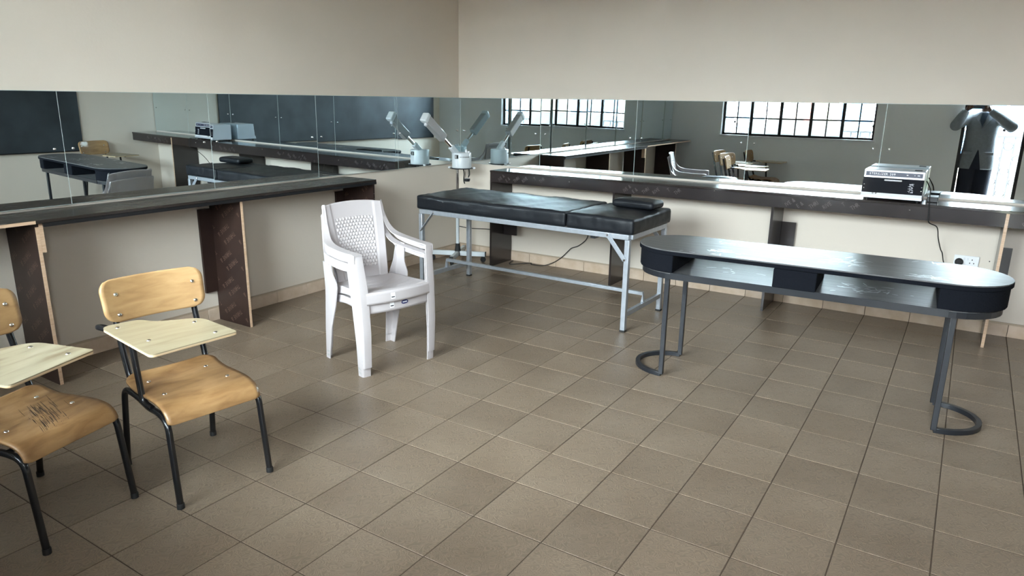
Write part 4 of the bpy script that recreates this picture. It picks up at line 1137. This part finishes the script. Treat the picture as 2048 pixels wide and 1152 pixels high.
# ------------------------------------------------------------------ outside: balcony, railing and the house across
YO = -D_N-T
structure('floor_balcony', MB().box((-2.0, YO-1.45, -0.15), (8.0, YO, -0.02)), 'concrete', 'concrete balcony slab outside the doorway')
RY = -7.72
bal = empty('balcony_railing', (0, RY, 0), 0, 'dark iron balcony railing with rings between its bars', 'railing')
MB().box((-1.6,-0.020,1.075),(7.2,0.020,1.105)).build('top_rail', 'window_steel', bal)
MB().box((-1.6,-0.012,0.04),(7.2,0.012,0.065)).build('bottom_rail', 'window_steel', bal)
vb = shared(MB().box((-0.011,-0.011,0.065),(0.011,0.011,1.075)), 'upright_bar', 'window_steel')
rgm = shared(MB().tube([(0.058*math.cos(2*PI*k/20), 0, 0.058*math.sin(2*PI*k/20)) for k in range(20)], 0.0085, 6, closed=True), 'ring', 'window_steel', True)
x = 4.76-0.145*43; k = 0
while x < 7.2:
    link_copy('upright_bar', vb, bal, (x, 0, 0))
    for z in ((0.95, 0.57, 0.22) if k % 2 else (0.76, 0.40)): link_copy('ring', rgm, bal, (x+0.0725, 0, z))
    x += 0.145; k += 1
structure('ground_outside', MB().box((-60, -80, -3.4), (60, YO-0.02, -3.2)), 'earth', 'bare earth ground outside below the balcony')
hs = empty('neighbour_house', (2.0, -13.5, -3.2), 0, 'stone-faced house across the yard, seen through window and doorway', 'building')
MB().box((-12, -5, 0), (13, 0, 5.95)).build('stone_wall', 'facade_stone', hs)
for z in (1.6, 3.14): MB().box((-12.1, 0, z), (13.1, 0.10, z+0.16)).build('string_course', 'facade_cream', hs)
MB().box((-12.1, 0, 3.30), (13.1, 0.06, 3.38)).build('cream_band', 'facade_render', hs)
for xx in (-6.5, -3.0, 0.3, 2.9, 5.6):
    w = empty('house_window', (xx, 0.0, 3.62), 0); w.parent = hs
    MB().box((-0.75,0.01,-0.05),(0.75,0.03,1.25)).build('pane', 'blue_pane', w)
    fm = MB()
    fm.box((-0.82,0.0,-0.12),(0.82,0.07,-0.05)).box((-0.82,0.0,1.25),(0.82,0.07,1.32)).box((-0.82,0.0,-0.05),(-0.75,0.07,1.25)).box((0.75,0.0,-0.05),(0.82,0.07,1.25)).box((-0.03,0.01,-0.05),(0.03,0.06,1.25)).box((-0.75,0.01,0.58),(0.75,0.06,0.64))
    fm.build('window_surround', 'frame_white', w)
for xx in (-4.6, -1.2, 7.4): MB().lathe([(0.09,0),(0.09,5.95)], 14, Matrix.Translation((xx, 0.12, 0))).build('downpipe', 'pipe_red', hs, smooth=True)
for xx in (1.6, 4.25): MB().box((xx-0.16, 0, 0), (xx+0.16, 0.08, 5.95)).build('pilaster', 'facade_cream', hs)
MB().box((-12.4, -5.4, 5.95), (13.4, 0.35, 6.07)).build('eaves', 'concrete', hs)
sh_ = empty('shrub', (5.35, -9.3, -3.2), 0, 'leafy green shrub outside behind the railing', 'shrub')
st_ = MB(); st_.tube(bez([(0,0,0),(0.05,0.02,1.5),(0,0,2.9)], 5), 0.04, 8).build('stem', 'bark', sh_, smooth=True)
lv = MB(); rr = random.Random(9)
for k in range(900):
    v = Vector((rr.gauss(0,1), rr.gauss(0,1), rr.gauss(0,1))).normalized()*(0.75*rr.random()**0.4)
    c = Vector((v.x, v.y, 2.75+v.z*0.95)); M = Matrix.Translation(c) @ Matrix.Rotation(rr.uniform(0,6.3), 4, 'Z') @ Matrix.Rotation(rr.uniform(-1,1), 4, 'X')
    l = rr.uniform(0.05, 0.10); lv.add([(-l*0.4,0,0),(0,-l,0.01),(l*0.4,0,0),(0,l,0.01)], [(0,1,2,3)], M)
lv_o = lv.build('foliage', 'leaf', sh_); lv_o['kind'] = 'stuff'
